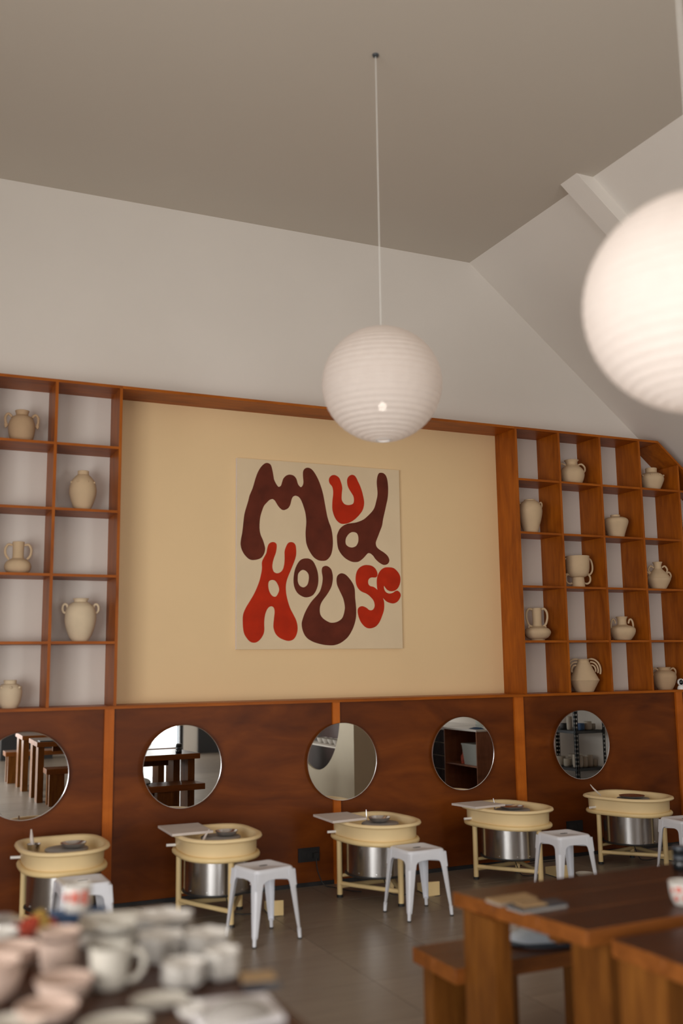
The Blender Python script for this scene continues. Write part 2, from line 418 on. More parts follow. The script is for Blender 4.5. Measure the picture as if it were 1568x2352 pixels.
# ledge and battens
struct('trim_2', bx(XL, XR, -0.022, 0.012, 1.421, 1.442), M['wood_x'], 'thin orange wood ledge along the top of the plywood', bevel=.002)
for k, (a, c) in enumerate(((1.515, 1.586), (3.362, 3.425), (5.128, 5.225), (6.99, 7.07), (-.08, -.01))):
    struct('trim_%d' % (k + 3), bx(a, c, -0.012, 0.012, 0.0, 1.421), M['batten'], ('orange vertical batten between plywood sheets, ' + ('at the left under the shelves', 'behind the middle mirror', 'between the two right mirrors', 'beyond the right mirror', 'far left')[k]), bevel=.002)
struct('baseboard_back', bx(XL, XR, 0.0, 0.012, 0.0, 0.03), M['black'], 'thin black strip at the foot of the plywood')

# ---------------------------------------------------------------- wall shelving
TB = 0.022
ROWS = [3.895, 3.409, 2.909, 2.412, 1.912]
Z0 = 1.442
def boards(t, xs, rows, top, ytop=None):
    pass
ls = thing('display_shelf', 'left orange wood wall shelving with square cubbies of clay vases', 'shelf', (1.59, 0, Z0))
def sh(p, name, x0, x1, z0, z1, mt, t=ls, y0=0.0, y1=YW - .001):
    ox, oy, oz = t.location
    return obj(name, bx(x0 - ox, x1 - ox, y0 - oy, y1 - oy, z0 - oz, z1 - oz), M[mt], t, bevel=.0015)
UX = [1.590, 1.102, 0.614, 0.126, -0.362, -0.85]
for x in UX: sh(0, 'upright_board', x - TB / 2, x + TB / 2, Z0, ROWS[0] - TB / 2, 'wood_z')
for a, c in zip(UX[1:], UX):
    for z in ROWS[1:]: sh(0, 'shelf_board', a + TB / 2, c - TB / 2, z - TB / 2, z + TB / 2 - .002, 'wood_x', y0=.003)
sh(0, 'top_board', -.87, 1.601, ROWS[0] - TB / 2, ROWS[0] + TB / 2, 'wood_x')
sh(0, 'bottom_board', -.87, 1.601, Z0 - .001, Z0 + .001, 'wood_x')

struct('trim_10', bx(1.602, 5.255, 0.0, YW - .001, ROWS[0] - TB / 2, ROWS[0] + TB / 2), M['wood_x'], 'deep wood board framing the top of the yellow panel', bevel=.0015)
struct('trim_11', bx(1.602, 5.255, 0.0, YW - .001, 1.4425, 1.4445), M['wood_x'], 'wood sill board at the foot of the yellow panel')

rs = thing('display_shelf', 'right orange wood wall shelving with sloping corner and clay vases', 'shelf', (5.267, 0, Z0))
DX = [5.267, 5.753, 6.239, 6.726, 7.212, 7.698, 8.135]
XCH = 6.972
chz = lambda x: ROWS[0] - (x - XCH) * 0.822
for x in DX:
    zt = ROWS[0] - TB / 2 if x < XCH else chz(x + TB / 2) - TB * .65
    sh(0, 'upright_board', x - TB / 2, x + TB / 2, Z0, zt, 'wood_z', rs)
for a, c in zip(DX, DX[1:]):
    for z in ROWS[1:]:
        x1 = c - TB / 2
        if z > chz(x1): x1 = XCH + (ROWS[0] - z) / 0.822 - .03
        if x1 - a > .05: sh(0, 'shelf_board', a + TB / 2, x1, z - TB / 2, z + TB / 2 - .002, 'wood_x', rs, y0=.003)
sh(0, 'top_board', 5.256, XCH, ROWS[0] - TB / 2, ROWS[0] + TB / 2, 'wood_x', rs)
b = nb(); ox, oz = 5.267, Z0; h = TB / 2
prism(b, [(XCH - ox, ROWS[0] + h - oz), (XCH - ox, ROWS[0] - h - .004 - oz), (8.145 - ox, chz(8.145) - h - .006 - oz), (8.145 - ox, chz(8.145) + h + .006 - oz)], 'y', 0, YW - .001)
obj('sloping_board', b, M['wood_x'], rs)
sh(0, 'bottom_board', 5.256, 8.14, Z0 - .001, Z0 + .001, 'wood_x', rs)

# ---------------------------------------------------------------- painting with the lettering
LETTERS={'M':[[(260,1582),(299,1573),(315,1535),(327,1478),(333,1443),(350,1409),(368,1385),(380,1382),(396,1394),(407,1425),(419,1457),(445,1484),(479,1495),(516,1487),(540,1460),(553,1419),(569,1398),(583,1392),(597,1407),(605,1437),(601,1490),(603,1532),(620,1558),(648,1568),(680,1559),(711,1527),(742,1476),(767,1418),(789,1348),(804,1272),(819,1191),(828,1147),(843,1098),(862,1051),(874,993),(879,929),(875,870),(862,817),(839,782),(811,760),(773,755),(735,761),(692,788),(655,839),(630,896),(623,948),(622,1006),(629,1087),(623,1157),(611,1203),(590,1260),(565,1300),(531,1313),(506,1301),(492,1272),(481,1231),(459,1198),(419,1181),(389,1194),(362,1225),(343,1255),(328,1268),(313,1271),(289,1260),(259,1230),(240,1206),(222,1160),(207,1107),(201,1044),(203,993),(213,954),(231,915),(246,870),(251,836),(240,796),(216,764),(180,748),(136,742),(104,752),(68,785),(45,823),(33,867),(36,913),(47,969),(55,1037),(65,1123),(82,1186),(100,1244),(112,1291),(139,1355),(162,1432),(186,1497),(220,1551)]],'u':[[(895,1520),(924,1514),(948,1495),(961,1466),(972,1432),(975,1402),(970,1357),(968,1312),(975,1288),(993,1267),(1017,1259),(1045,1260),(1075,1271),(1087,1294),(1086,1329),(1076,1353),(1052,1387),(1032,1421),(1024,1455),(1025,1490),(1040,1517),(1068,1533),(1095,1529),(1114,1509),(1130,1477),(1148,1443),(1167,1394),(1180,1344),(1188,1295),(1182,1249),(1164,1208),(1124,1161),(1080,1124),(1031,1098),(985,1088),(953,1091),(921,1112),(898,1145),(882,1189),(876,1228),(879,1292),(886,1342),(886,1382),(877,1416),(856,1439),(847,1464),(851,1489),(868,1510)]],'d':[[(1359,1572),(1387,1569),(1409,1551),(1422,1521),(1429,1476),(1431,1415),(1424,1343),(1409,1282),(1393,1220),(1375,1154),(1363,1093),(1342,1042),(1313,976),(1298,940),(1298,915),(1309,891),(1339,869),(1377,848),(1410,822),(1426,795),(1428,775),(1414,750),(1386,738),(1358,741),(1320,762),(1287,791),(1269,815),(1244,834),(1228,838),(1211,832),(1172,792),(1129,761),(1091,754),(1053,758),(1005,779),(963,814),(931,862),(920,915),(918,969),(922,994),(944,1039),(977,1070),(1020,1091),(1064,1099),(1113,1109),(1179,1137),(1234,1182),(1274,1224),(1294,1260),(1309,1311),(1321,1358),(1323,1398),(1318,1454),(1318,1494),(1325,1535),(1339,1564)],[(1076,1020),(1106,1014),(1122,992),(1126,958),(1121,928),(1104,900),(1082,887),(1055,882),(1025,890),(1004,909),(1000,938),(1008,968),(1030,998),(1054,1015)]],'H':[[(318,902),(348,893),(356,868),(349,816),(330,764),(317,713),(318,673),(333,645),(361,637),(390,648),(411,673),(423,716),(427,767),(427,825),(442,871),(461,899),(485,908),(513,901),(530,874),(534,811),(524,765),(506,719),(478,655),(453,598),(439,546),(438,490),(448,428),(473,349),(503,293),(527,248),(540,204),(542,159),(529,114),(502,80),(460,68),(412,79),(370,100),(340,133),(325,175),(324,208),(329,258),(335,314),(326,347),(304,357),(278,344),(257,308),(245,258),(242,208),(243,158),(233,119),(204,78),(169,56),(134,56),(105,73),(70,119),(57,168),(53,229),(56,284),(78,339),(116,400),(157,468),(195,555),(213,620),(222,671),(222,727),(240,767),(261,805),(270,847),(285,885)],[(317,579),(344,570),(365,539),(376,505),(371,477),(353,446),(335,438),(311,448),(290,478),(280,515),(280,551),(290,571)]],'O':[[(623,772),(657,769),(691,747),(719,696),(734,645),(738,587),(730,535),(707,483),(676,451),(627,437),(584,446),(541,475),(514,525),(507,582),(515,650),(533,702),(561,746),(592,766)],[(599,672),(628,659),(647,631),(648,591),(637,550),(615,528),(590,523),(563,537),(548,566),(546,600),(551,637),(573,663)]],'U':[[(807,713),(837,705),(862,679),(874,628),(872,581),(857,527),(819,466),(775,411),(754,371),(748,324),(757,285),(784,255),(824,232),(856,223),(904,229),(949,253),(970,286),(983,334),(984,374),(970,434),(937,501),(914,551),(909,595),(918,629),(941,648),(966,652),(999,640),(1036,605),(1069,558),(1083,511),(1086,436),(1093,355),(1092,281),(1076,213),(1044,146),(1002,92),(939,49),(880,31),(829,30),(763,38),(684,60),(627,93),(595,139),(580,198),(586,244),(615,316),(666,396),(724,457),(754,498),(773,559),(778,612),(770,666),(778,700)]],'S':[[(1212,732),(1258,724),(1292,697),(1308,660),(1302,632),(1283,623),(1244,622),(1221,606),(1214,582),(1220,558),(1239,545),(1266,540),(1300,518),(1330,488),(1356,447),(1369,399),(1365,338),(1345,283),(1317,228),(1278,190),(1224,175),(1179,187),(1139,227),(1117,274),(1108,315),(1111,345),(1130,364),(1160,368),(1194,355),(1220,336),(1250,336),(1270,357),(1274,388),(1260,425),(1222,462),(1192,480),(1147,497),(1117,522),(1098,559),(1092,606),(1101,661),(1128,703),(1170,727)]],'e':[[(1420,718),(1467,713),(1505,686),(1532,645),(1535,596),(1518,547),(1486,515),(1442,504),(1404,514),(1381,537),(1370,551),(1371,523),(1388,496),(1419,484),(1454,490),(1485,508),(1509,509),(1532,488),(1534,460),(1511,422),(1479,401),(1444,397),(1398,410),(1367,434),(1337,468),(1307,508),(1299,563),(1302,618),(1318,660),(1346,695),(1381,714)]]}
cx0, cz0 = 2.64, 1.86
art = thing('canvas_painting', 'square cream canvas painted with blobby maroon and red lettering', 'painting', (cx0, .30, cz0))
obj('canvas', bx(0, 1.545, 0, .001, 0, 1.608), M['canvas'], art)
obj('canvas_sides', bx(0, 1.545, .001, .033, 0, 1.608), M['canvas_edge'], art)
def letter(ch, loops, mt, dy):
    cu = bpy.data.curves.new('letter_outline', 'CURVE'); cu.dimensions = '2D'; cu.fill_mode = 'BOTH'; cu.extrude = .0004
    for lp in loops:
        P = smooth_pts([(x / 1000, z / 1000, 0) for x, z in lp], 3, True)
        sp = cu.splines.new('POLY'); sp.points.add(len(P) - 1); sp.use_cyclic_u = True
        for q, p in zip(sp.points, P): q.co = (p.x, p.y, 0, 1)
    o = bpy.data.objects.new('tmp', cu); COL.objects.link(o)
    dg = bpy.context.evaluated_depsgraph_get(); me = bpy.data.meshes.new_from_object(o.evaluated_get(dg))
    bpy.data.objects.remove(o)
    me.transform(Matrix.Rotation(radians(90), 4, 'X'))
    me.materials.clear(); me.materials.append(mt)
    c = bpy.data.objects.new('painted_letter', me); link(c, art); c.location = (0, -.0006 - dy, 0)
    c['label'] = ('red' if mt is M['red'] else 'maroon') + ' painted letter ' + ch.upper()
for ch, mk, dy in (('M', 'maroon', 0), ('u', 'red', .0003), ('d', 'maroon', 0), ('H', 'red', 0), ('O', 'maroon', 0), ('U', 'maroon', 0), ('S', 'red', 0), ('e', 'red', .0003)):
    letter(ch, LETTERS[ch], M[mk], dy)

# ---------------------------------------------------------------- round mirrors
def mirror(x, z, label, yaw=0, pitch=0, r=.308):
    t = thing('round_mirror', label, 'mirror', (x, -.034 - r * math.sin(abs(radians(yaw))) - r * math.sin(abs(radians(pitch))), z), group='round mirrors along the plywood')
    t.rotation_euler = (radians(pitch), 0, radians(yaw))
    g = nb(); n = 96
    def ringv(rr, y): return [g.verts.new((rr * cos(2 * pi * i / n), y, rr * sin(2 * pi * i / n))) for i in range(n)]
    A = ringv(r - .004, 0); g.faces.new(A[::-1]); 
    obj('mirror_glass', g, M['mirror'], t, smooth=0)
    g = nb()
    R = [ringv2 for ringv2 in []]
    def rv(rr, y): return [g.verts.new((rr * cos(2 * pi * i / n), y, rr * sin(2 * pi * i / n))) for i in range(n)]
    L = [rv(r - .004, 0), rv(r - .001, -.0015), rv(r, .002), rv(r, .012), rv(r - .02, .012)]
    for a, c in zip(L, L[1:]):
        for i in range(n): g.faces.new((a[i], a[(i + 1) % n], c[(i + 1) % n], c[i]))
    g.faces.new(L[-1])
    obj('mirror_rim', g, M['alu'], t)
    # stand-off behind
    obj('wall_fixing', bx(-.03, .03, .012, .044 - .012, -.03, .03), M['black'], t)
for x, z, l, yw, pt in ((.955, .975, 'round mirror cut by the left edge, reflecting tall table legs', 0, .25), (2.102, .981, 'round mirror second from left, above the wheel with a batt', 2.6, 0),
                (3.434, .950, 'round mirror covering the middle batten, reflecting pale walls', 0, 0), (4.575, .960, 'round mirror fourth from left, reflecting a cabinet', 0, 0),
                (5.832, .978, 'rightmost round mirror, reflecting a steel rack of pots', 0, 0)):
    mirror(x, z, l, yw, pt)

# ---------------------------------------------------------------- wall sockets
def socket(x0, x1, z0, z1, label):
    t = thing('wall_socket', label, 'socket', ((x0 + x1) / 2, .010, (z0 + z1) / 2))
    w, h = (x1 - x0) / 2, (z1 - z0) / 2
    obj('face_plate', bx(-w, w, -.009, 0, -h, h), M['black'], t, bevel=.002)
    for s in (-.5, .0, .5):
        obj('socket_module', bx(w * s - .018, w * s + .018, -.011, -.009, -.024, .024), M['rubber'], t, bevel=.001)
    return t
socket(3.056, 3.238, .187, .294, 'black triple socket on the plywood between second and third wheel')
socket(5.646, 5.823, .215, .31, 'black socket on the plywood left of the rightmost wheel')
b = nb(); box(b, -.02, .02, -.045, -.011, -.02, .02)
pl = obj('power_plug', b, M['rubber'], None, loc=(3.195, .010, .235), bevel=.004); tag(pl, 'black plug in the socket between second and third wheel', 'plug')
b = nb(); tube(b, smooth_pts([(3.195, -.03, .215), (3.20, -.05, .12), (3.24, -.08, .02), (3.30, -.16, .007), (3.35, -.30, .007), (3.42, -.38, .007)], 6), .004, 6)
tag(obj('power_cable', b, M['rubber']), 'thin black cable from the socket down to the third wheel', 'cable')
b = nb(); tube(b, smooth_pts([(4.86, -.05, .03), (4.80, -.15, .007), (4.9, -.2, .007), (5.05, -.12, .007), (5.2, -.08, .007), (5.5, -.1, .007)], 6), .004, 6)
tag(obj('power_cable', b, M['rubber']), 'thin black cable on the floor behind the fourth wheel', 'cable')
b = nb(); tube(b, smooth_pts([(1.72, -.02, .007), (1.80, -.10, .007), (1.78, -.20, .007), (1.9, -.25, .007)], 6), .004, 6)
tag(obj('power_cable', b, M['rubber']), 'thin black cable on the floor left of the second wheel', 'cable')

# ---------------------------------------------------------------- clay vases
def arc(cx, cz, r, a0, a1, n=9, e=1.0):
    return [(cx + r * cos(radians(a0 + (a1 - a0) * i / (n - 1))), cz + r * e * sin(radians(a0 + (a1 - a0) * i / (n - 1)))) for i in range(n)]
def vase(label, x, zs, W, H, prof, handles=(), rot=0, y=.14, mt='clay', knobs=0, hr=.009, knobz=.74, knobr=.86, ext=()):
    if x > 4: x -= .018
    t = thing('clay_vase', label, 'vase', (x, y, zs), radians(rot), group='unglazed clay vases in the wall shelves')
    R = W / 2
    P = smooth_pts([(r * R, 0, z * H) for r, z in prof], 5)
    out = [(max(p.x, 0.004), p.z) for p in P]
    rim = out[-1]; th = .006
    inner = [(max(r - th, .004), z) for r, z in reversed(out) if z > .12 * H]
    pr = [(0, 0), (out[0][0] * .92, 0)] + out + [(rim[0] - th * .5, rim[1] + .002)] + inner + [(0, inner[-1][1])]
    g = nb(); lathe(g, pr, 48); obj('body', g, M[mt], t)
    for hp in handles:
        if len(hp) == 3 and hp[2] == 'L': sides = (-1,); path = hp[0]; rr = hp[1]
        else: sides = (-1, 1); path = hp[0]; rr = hp[1]
        for s in sides:
            g = nb(); tube(g, smooth_pts([(s * r * R, 0, z * H) for r, z in path], 3), rr, 8)
            obj('handle', g, M[mt], t)
    if knobs:
        for i in range(knobs):
            a = 2 * pi * i / knobs + .3; g = nb()
            lathe(g, [(0, -.009), (.007, -.006), (.010, 0), (.007, .007), (0, .010)], 10)
            k = obj('knob', g, M[mt], t, loc=(knobr * R * cos(a), knobr * R * sin(a), knobz * H))
            k.rotation_euler = (0, radians(80), a) if False else (0, 0, 0)
    return t
sz = lambda i: ROWS[i] + TB / 2 - .002
Zb = Z0 + .001
RR = -14
vase('round clay vase with flared neck and two ear handles, top row of the right shelving', 6.017, sz(1), .239, .243,
     [(.68, 0), (.84, .12), (.97, .30), (1, .46), (.90, .60), (.70, .71), (.50, .79), (.44, .85), (.47, .92), (.60, 1)],
     [([(.50, .80), (.85, .86), (1.12, .74), (1.12, .58), (.92, .50)], .009)], RR)
vase('tall clay jar with wide mouth and two tiny lugs, second row of the right shelving', 5.508, sz(2), .228, .325,
     [(.56, 0), (.68, .15), (.88, .40), (1, .62), (.98, .74), (.86, .85), (.66, .935), (.48, .975), (.46, 1)],
     [([(.78, .88), (.98, .93), (1.06, .85), (.97, .74)], .008)], RR)
vase('squat clay jar with a ring of small knobs, under the sloping corner board', 7.007, sz(1), .243, .232,
     [(.58, 0), (.78, .2), (.96, .42), (1, .56), (.9, .68), (.7, .76), (.50, .80), (.46, .84), (.48, 1)], rot=RR, knobs=8, knobz=.66, knobr=.96)
vase('plain shouldered clay jar with narrow short neck, second row of the right shelving', 6.518, sz(2), .246, .229,
     [(.60, 0), (.68, .16), (.84, .42), (.97, .62), (1, .71), (.94, .81), (.72, .88), (.46, .91), (.37, .93), (.38, 1)], rot=RR)
vase('clay goblet vase on a pedestal with four looping handles, middle row', 6.030, sz(3), .228, .301,
     [(.56, 0), (.53, .15), (.50, .30), (.50, .325), (.72, .37), (.90, .48), (.98, .65), (1, .85), (1.01, 1)],
     [([(.98, .93), (1.18, .90), (1.32, .74), (1.30, .55), (1.08, .43), (.9, .45)], .009), ([(.62, .38), (.9, .42), (1.08, .34), (1.05, .2), (.8, .13), (.56, .15)], .009)], RR)
vase('angular clay bottle with four small loop handles, middle row at the right end', 7.016, sz(3), .244, .276,
     [(.55, 0), (.68, .10), (.9, .28), (1, .39), (.985, .41), (.76, .56), (.46, .70), (.32, .77), (.30, .88), (.40, 1)],
     [([(.36, .80), (.62, .86), (.82, .76), (.80, .66), (.62, .60)], .009), ([(.72, .56), (.95, .64), (1.12, .54), (1.08, .44), (.94, .38)], .009)], RR)
vase('tall necked clay vase with two long arched handles, fourth row of the right shelving', 5.535, sz(4), .247, .30,
     [(.52, 0), (.54, .025), (.50, .04), (.80, .10), (1, .24), (.86, .36), (.52, .42), (.35, .48), (.345, .7), (.36, 1)],
     [([(.36, .96), (.60, .985), (.80, .88), (.83, .70), (.70, .52), (.52, .44)], .0105), ([(.40, .44), (.62, .46), (.68, .40)], .008)], RR)
vase('low clay bottle with narrow neck and two ring handles, fourth row of the right shelving', 6.528, sz(4), .252, .228,
     [(.55, 0), (.68, .06), (.92, .25), (1, .41), (.93, .53), (.65, .61), (.42, .65), (.35, .71), (.35, .88), (.45, 1)],
     [(arc(.72, .62, .20, 160, -150, 10, 1.4), .009)], RR)
vase('diamond shaped clay vase with triple arched handles, bottom row of the right shelving', 6.043, Zb, .283, .304,
     [(.58, 0), (.72, .12), (.98, .345), (.985, .365), (.72, .60), (.44, .86), (.36, .94), (.45, 1)],
     [(arc(.55, .66, .66, 105, -22, 11, .52), .0085), (arc(.55, .66, .48, 100, -22, 9, .52), .0085), (arc(.55, .66, .30, 95, -22, 8, .52), .0085)], RR)
vase('rounded brown clay jar with two small ears, bottom row beside the camera', 7.016, Zb, .231, .215,
     [(.60, 0), (.80, .18), (.97, .45), (1, .62), (.88, .76), (.60, .86), (.50, .90), (.58, 1)],
     [([(.55, .88), (.85, .96), (1.05, .86), (1.05, .70), (.95, .64)], .009)], RR, mt='clay2')
vase('clay vase cut by the right edge of the picture, second row', 7.49, sz(2), .22, .24,
     [(.56, 0), (.86, .2), (1, .42), (.8, .62), (.42, .76), (.40, .88), (.5, 1)], [([(.45, .85), (.85, .9), (1.15, .75), (1.1, .55), (.9, .5)], .009)], RR)
LR = -6
vase('squat dark clay jar with two curled ear handles, top left of the shelving', .869, sz(1), .195, .248,
     [(.62, 0), (.88, .14), (1, .40), (.96, .62), (.76, .78), (.50, .85), (.46, .90), (.54, 1)],
     [([(.74, .80), (1.0, .90), (1.22, .80), (1.2, .62), (1.08, .50)], .010), ([(1.08, .60), (1.22, .56), (1.14, .46)], .009)], LR, mt='clay2')
vase('tall oval clay jar with small knobs on the shoulder, second row, left shelving', 1.338, sz(2), .203, .313,
     [(.52, 0), (.76, .16), (.98, .40), (1, .56), (.86, .74), (.56, .87), (.43, .91), (.42, 1)], rot=LR, knobs=8, knobz=.70, knobr=.9)
vase('bulb based clay vase with tall neck and big handles, third row, left shelving', .877, sz(3), .193, .240,
     [(.6, 0), (.9, .1), (1, .24), (.86, .38), (.52, .47), (.43, .52), (.42, .75), (.45, 1)],
     [([(.44, .90), (.75, .92), (.96, .78), (.92, .60), (.76, .50), (.66, .46)], .009)], LR)
vase('large pale clay jar with two small ring handles, fourth row of the left shelving', 1.345, sz(4), .232, .325,
     [(.50, 0), (.74, .15), (.95, .38), (1, .58), (.88, .78), (.62, .89), (.44, .92), (.44, .96), (.52, 1)],
     [(arc(.98, .77, .17, 170, -120, 9, .6), .009)], LR, mt='clay_pale')
vase('pale clay jar with knobs on the shoulder, bottom left of the shelving', .854, Zb, .172, .20,
     [(.62, 0), (.86, .2), (1, .52), (.94, .70), (.72, .84), (.52, .88), (.54, 1)], rot=LR, mt='clay_pale', knobs=7, knobz=.74, knobr=.93)

# security camera on the right shelving
t = thing('security_camera', 'small white dome security camera on the bottom shelf at the right edge', 'camera', (7.125, .055, Zb), radians(-35))
b = nb(); lathe(b, [(0, 0), (.036, 0), (.038, .01), (.030, .03), (.024, .038), (0, .038)], 28); obj('base', b, M['white_plastic'], t)
b = nb(); lathe(b, [(0, -.036), (.018, -.031), (.031, -.018), (.036, 0), (.031, .018), (.018, .031), (0, .036)], 28); hd = obj('head', b, M['white_plastic'], t, loc=(0, 0, .07))
b = nb(); lathe(b, [(0, .038), (.010, .037), (.019, .030), (.0195, .028), (0, .028)], 24, sy=1.3); ln = obj('lens', b, M['dark_glass'], t, loc=(0, 0, .07)); ln.rotation_euler = (radians(90), 0, 0)

# ---------------------------------------------------------------- paper lanterns
def lantern(label, c, zc_cord, R=.3675, bulb=True):
    t = thing('paper_lantern', label, 'lantern', c)
    nr = 27; prof = []
    a0, a1 = radians(-83), radians(83)
    per = 5
    for i in range(nr * per + 1):
        u = i / (nr * per); a = a0 + (a1 - a0) * u
        k = 1 - .014 * abs(cos(pi * u * nr)) ** 6
        prof.append((R * cos(a) * k, R * sin(a) * .965 * k))
    def seam(a, r, z):
        d = min(abs((a - 5.05 + pi) % (2 * pi) - pi), .1); return 1 + .004 * max(0, 1 - d / .045)
    b = nb(); lathe(b, prof, 120, fn=seam); obj('paper_shade', b, M['lantern'], t, smooth=60)
    zb = prof[0][1]; rb = prof[0][0]
    b = nb(); tube(b, [(rb * cos(2 * pi * i / 40), rb * sin(2 * pi * i / 40), zb) for i in range(40)], .005, 6, True); obj('lower_ring', b, M['white_plastic'], t)
    b = nb(); tube(b, [(rb * cos(2 * pi * i / 40), rb * sin(2 * pi * i / 40), -zb) for i in range(40)], .005, 6, True); obj('upper_ring', b, M['white_plastic'], t)
    b = nb(); tube(b, [(0, 0, -.03), (0, 0, zc_cord - c[2])], .0028, 6); obj('hanging_cord', b, M['cord'], t)
    b = nb(); tube(b, [(-rb, 0, -zb), (rb, 0, -zb)], .002, 6); obj('wire_spreader', b, M['cord'], t)
    b = nb(); lathe(b, [(0, .02), (.02, .02), (.022, -.07), (.016, -.112), (0, -.112)], 20); obj('lamp_holder', b, M['white_plastic'], t)
    b = nb(); lathe(b, [(.0, -.113), (.014, -.118), (.024, -.132), (.026, -.142), (.022, -.155), (.012, -.165), (0, -.168)], 24)
    obj('light_bulb', b, M['bulb'], t)
    b = nb(); lathe(b, [(0, 0), (.022, 0), (.018, -.012), (0, -.014)], 20); obj('ceiling_cup', b, M['darkgrey_steel'], t, loc=(0, 0, zc_cord - c[2]))
    return t
lantern('round ribbed paper lantern hanging in front of the painting wall', (2.690, -2.32, 3.4156), ZC)
lantern('large near paper lantern cut by the right edge of the picture', (2.335, -5.27, 2.862), ZC)

# ---------------------------------------------------------------- potter's wheels
def outline(n, a, b, e=2.7, off=0, front=1.0):
    P = []
    for i in range(n):
        t = 2 * pi * i / n; c, s = cos(t), sin(t); e = 3.7 if s > 0 else 2.6
        x = (a + off) * math.copysign(abs(c) ** (2 / e), c); y = (b + off) * math.copysign(abs(s) ** (2 / e), s)
        if y < 0: x *= 1 - .10 * (abs(y) / b) ** 2
        P.append((x, y))
    return P
def loft(bm, spec, n=72, a=.270, b=.345, cap0=False, cap1=False):
    rings = []
    for off, z in spec: rings.append([bm.verts.new((x, y, z)) for x, y in outline(n, a, b, 2.7, off)])
    for A, B in zip(rings, rings[1:]):
        for i in range(n): bm.faces.new((A[i], A[(i + 1) % n], B[(i + 1) % n], B[i]))
    if cap0: bm.faces.new(rings[0][::-1])
    if cap1: bm.faces.new(rings[-1])
LEGS = ((-.225, .175), (.0, -.315), (.215, .14))
def make_wheel(label, loc, rz, extras):
    t = thing('pottery_wheel_machine', label, 'pottery wheel', loc, rz)
    g = nb(); loft(g, [(-.06, .455), (-.018, .452), (-.014, .47), (-.012, .535), (-.002, .545), (.020, .548), (.026, .556), (.022, .568), (.010, .573), (-.012, .570), (-.024, .560), (-.03, .50), (-.05, .488)], cap0=True, cap1=True)
    obj('splash_pan', g, M['cream'], t, smooth=50)
    g = nb(); P = [(x, y, .436) for x, y in outline(72, .270, .345, 2.7, -.008)]; tube(g, P, .0195, 10, True); obj('frame_ring', g, M['cream_metal'], t)
    for x, y in LEGS:
        g = nb(); tube(g, [(x, y, .018), (x, y, .43)], .0205, 16); lg = obj('leg', g, M['cream_metal'], t)
        g = nb(); tube(g, [(x, y, 0), (x, y, .02)], .0235, 16); obj('rubber_foot', g, M['rubber'], lg)
    for i in range(3):
        (ax, ay), (cx, cy) = LEGS[i], LEGS[(i + 1) % 3]
        z = (.10, .095, .08)[i]
        g = nb(); tube(g, [(ax, ay, z), (cx, cy, z)], .0165, 12); obj('stretcher', g, M['cream_metal'], t)
    g = nb(); tube(g, [(LEGS[0][0], LEGS[0][1], .155), (LEGS[2][0], LEGS[2][1], .155)], .013, 10); obj('stretcher', g, M['cream_metal'], t)
    g = nb(); lathe(g, [(.0, .43), (.228, .43), (.228, .192), (.0, .192)], 72, cy=.0, sy=1.06); obj('drum', g, M['steel'], t)
    g = nb(); lathe(g, [(0, .193), (.238, .193), (.242, .185), (.230, .177), (0, .175)], 64, sy=1.06); obj('base_plate', g, M['black'], t)
    for a in (200, 235, 262, 300, 340, 20):
        for z in (.21, .415):
            g = nb(); lathe(g, [(0, .006), (.004, .005), (.006, 0)], 8)
            for v in g.verts: v.co = Vector((v.co.x, v.co.y, v.co.z))
            s_ = obj('rivet', g, M['alu'], t, loc=(.228 * cos(radians(a)), .2415 * sin(radians(a)), z)); s_.rotation_euler = (0, radians(90), radians(a))
    g = nb(); lathe(g, [(0, .527), (.135, .527), (.14, .531), (.14, .541), (.135, .545), (0, .545)], 56); 
    wh = obj('wheel_head', g, M['grey'], t, loc=(.02, -.02, 0))
    g = nb(); tube(g, [(0, 0, .49), (0, 0, .53)], .03, 20); obj('shaft', g, M['alu'], wh)
    g = nb(); tube(g, [(-.24, .19, .475), (-.31, .205, .475)], .010, 12); obj('drain_spout', g, M['white_plastic'], t)
    g = nb(); tube(g, smooth_pts([(.05, .05, .22), (.07, .03, .14), (.10, .0, .03), (.16, -.02, .006), (.27, -.06, .006)], 5), .004, 6); obj('pedal_cord', g, M['rubber'], t)
    # gearbox plate at the back right
    g = nb(); box(g, .235, .265, .02, .10, .40, .50); obj('switch_box', g, M['alu'], t, bevel=.004)
    return t
WH = [('cream potter\'s wheel cut off by pots at the left, metal bowls in its pan', (1.155, -.535, 0), 0),
      ('cream potter\'s wheel second from left with a batt on its rim', (2.205, -.585, 0), 0),
      ('cream potter\'s wheel below the middle round mirror', (3.455, -.590, 0), radians(6)),
      ('cream potter\'s wheel fourth from left beside a white stool', (4.705, -.505, 0), radians(12)),
      ('rightmost cream potter\'s wheel without a batt', (5.985, -.46, 0), radians(18))]
for i, (l, p, r) in enumerate(WH):
    if i == 0: W0 = make_wheel(l, p, r, None)
    else: copy_tree(W0, p, r, l)

def batt(label, P, z=.5755, th=.016):
    cx = sum(p[0] for p in P) / 4; cy = sum(p[1] for p in P) / 4
    g = nb(); prism(g, [(p[0] - cx, p[1] - cy) for p in P], 'z', 0, th)
    tag(obj('throwing_batt', g, M['board'], None, loc=(cx, cy, z), bevel=.003), label, 'batt')
batt('pale rectangular batt lying on the rim of the second wheel', [(1.865, -.645), (2.160, -.635), (2.168, -.240), (1.869, -.235)])
batt('pale rectangular batt lying on the rim of the middle wheel', [(3.062, -.665), (3.356, -.630), (3.350, -.290), (3.066, -.284)])
batt('pale rectangular batt lying on the rim of the fourth wheel', [(4.350, -.560), (4.648, -.535), (4.592, -.264), (4.300, -.275)])

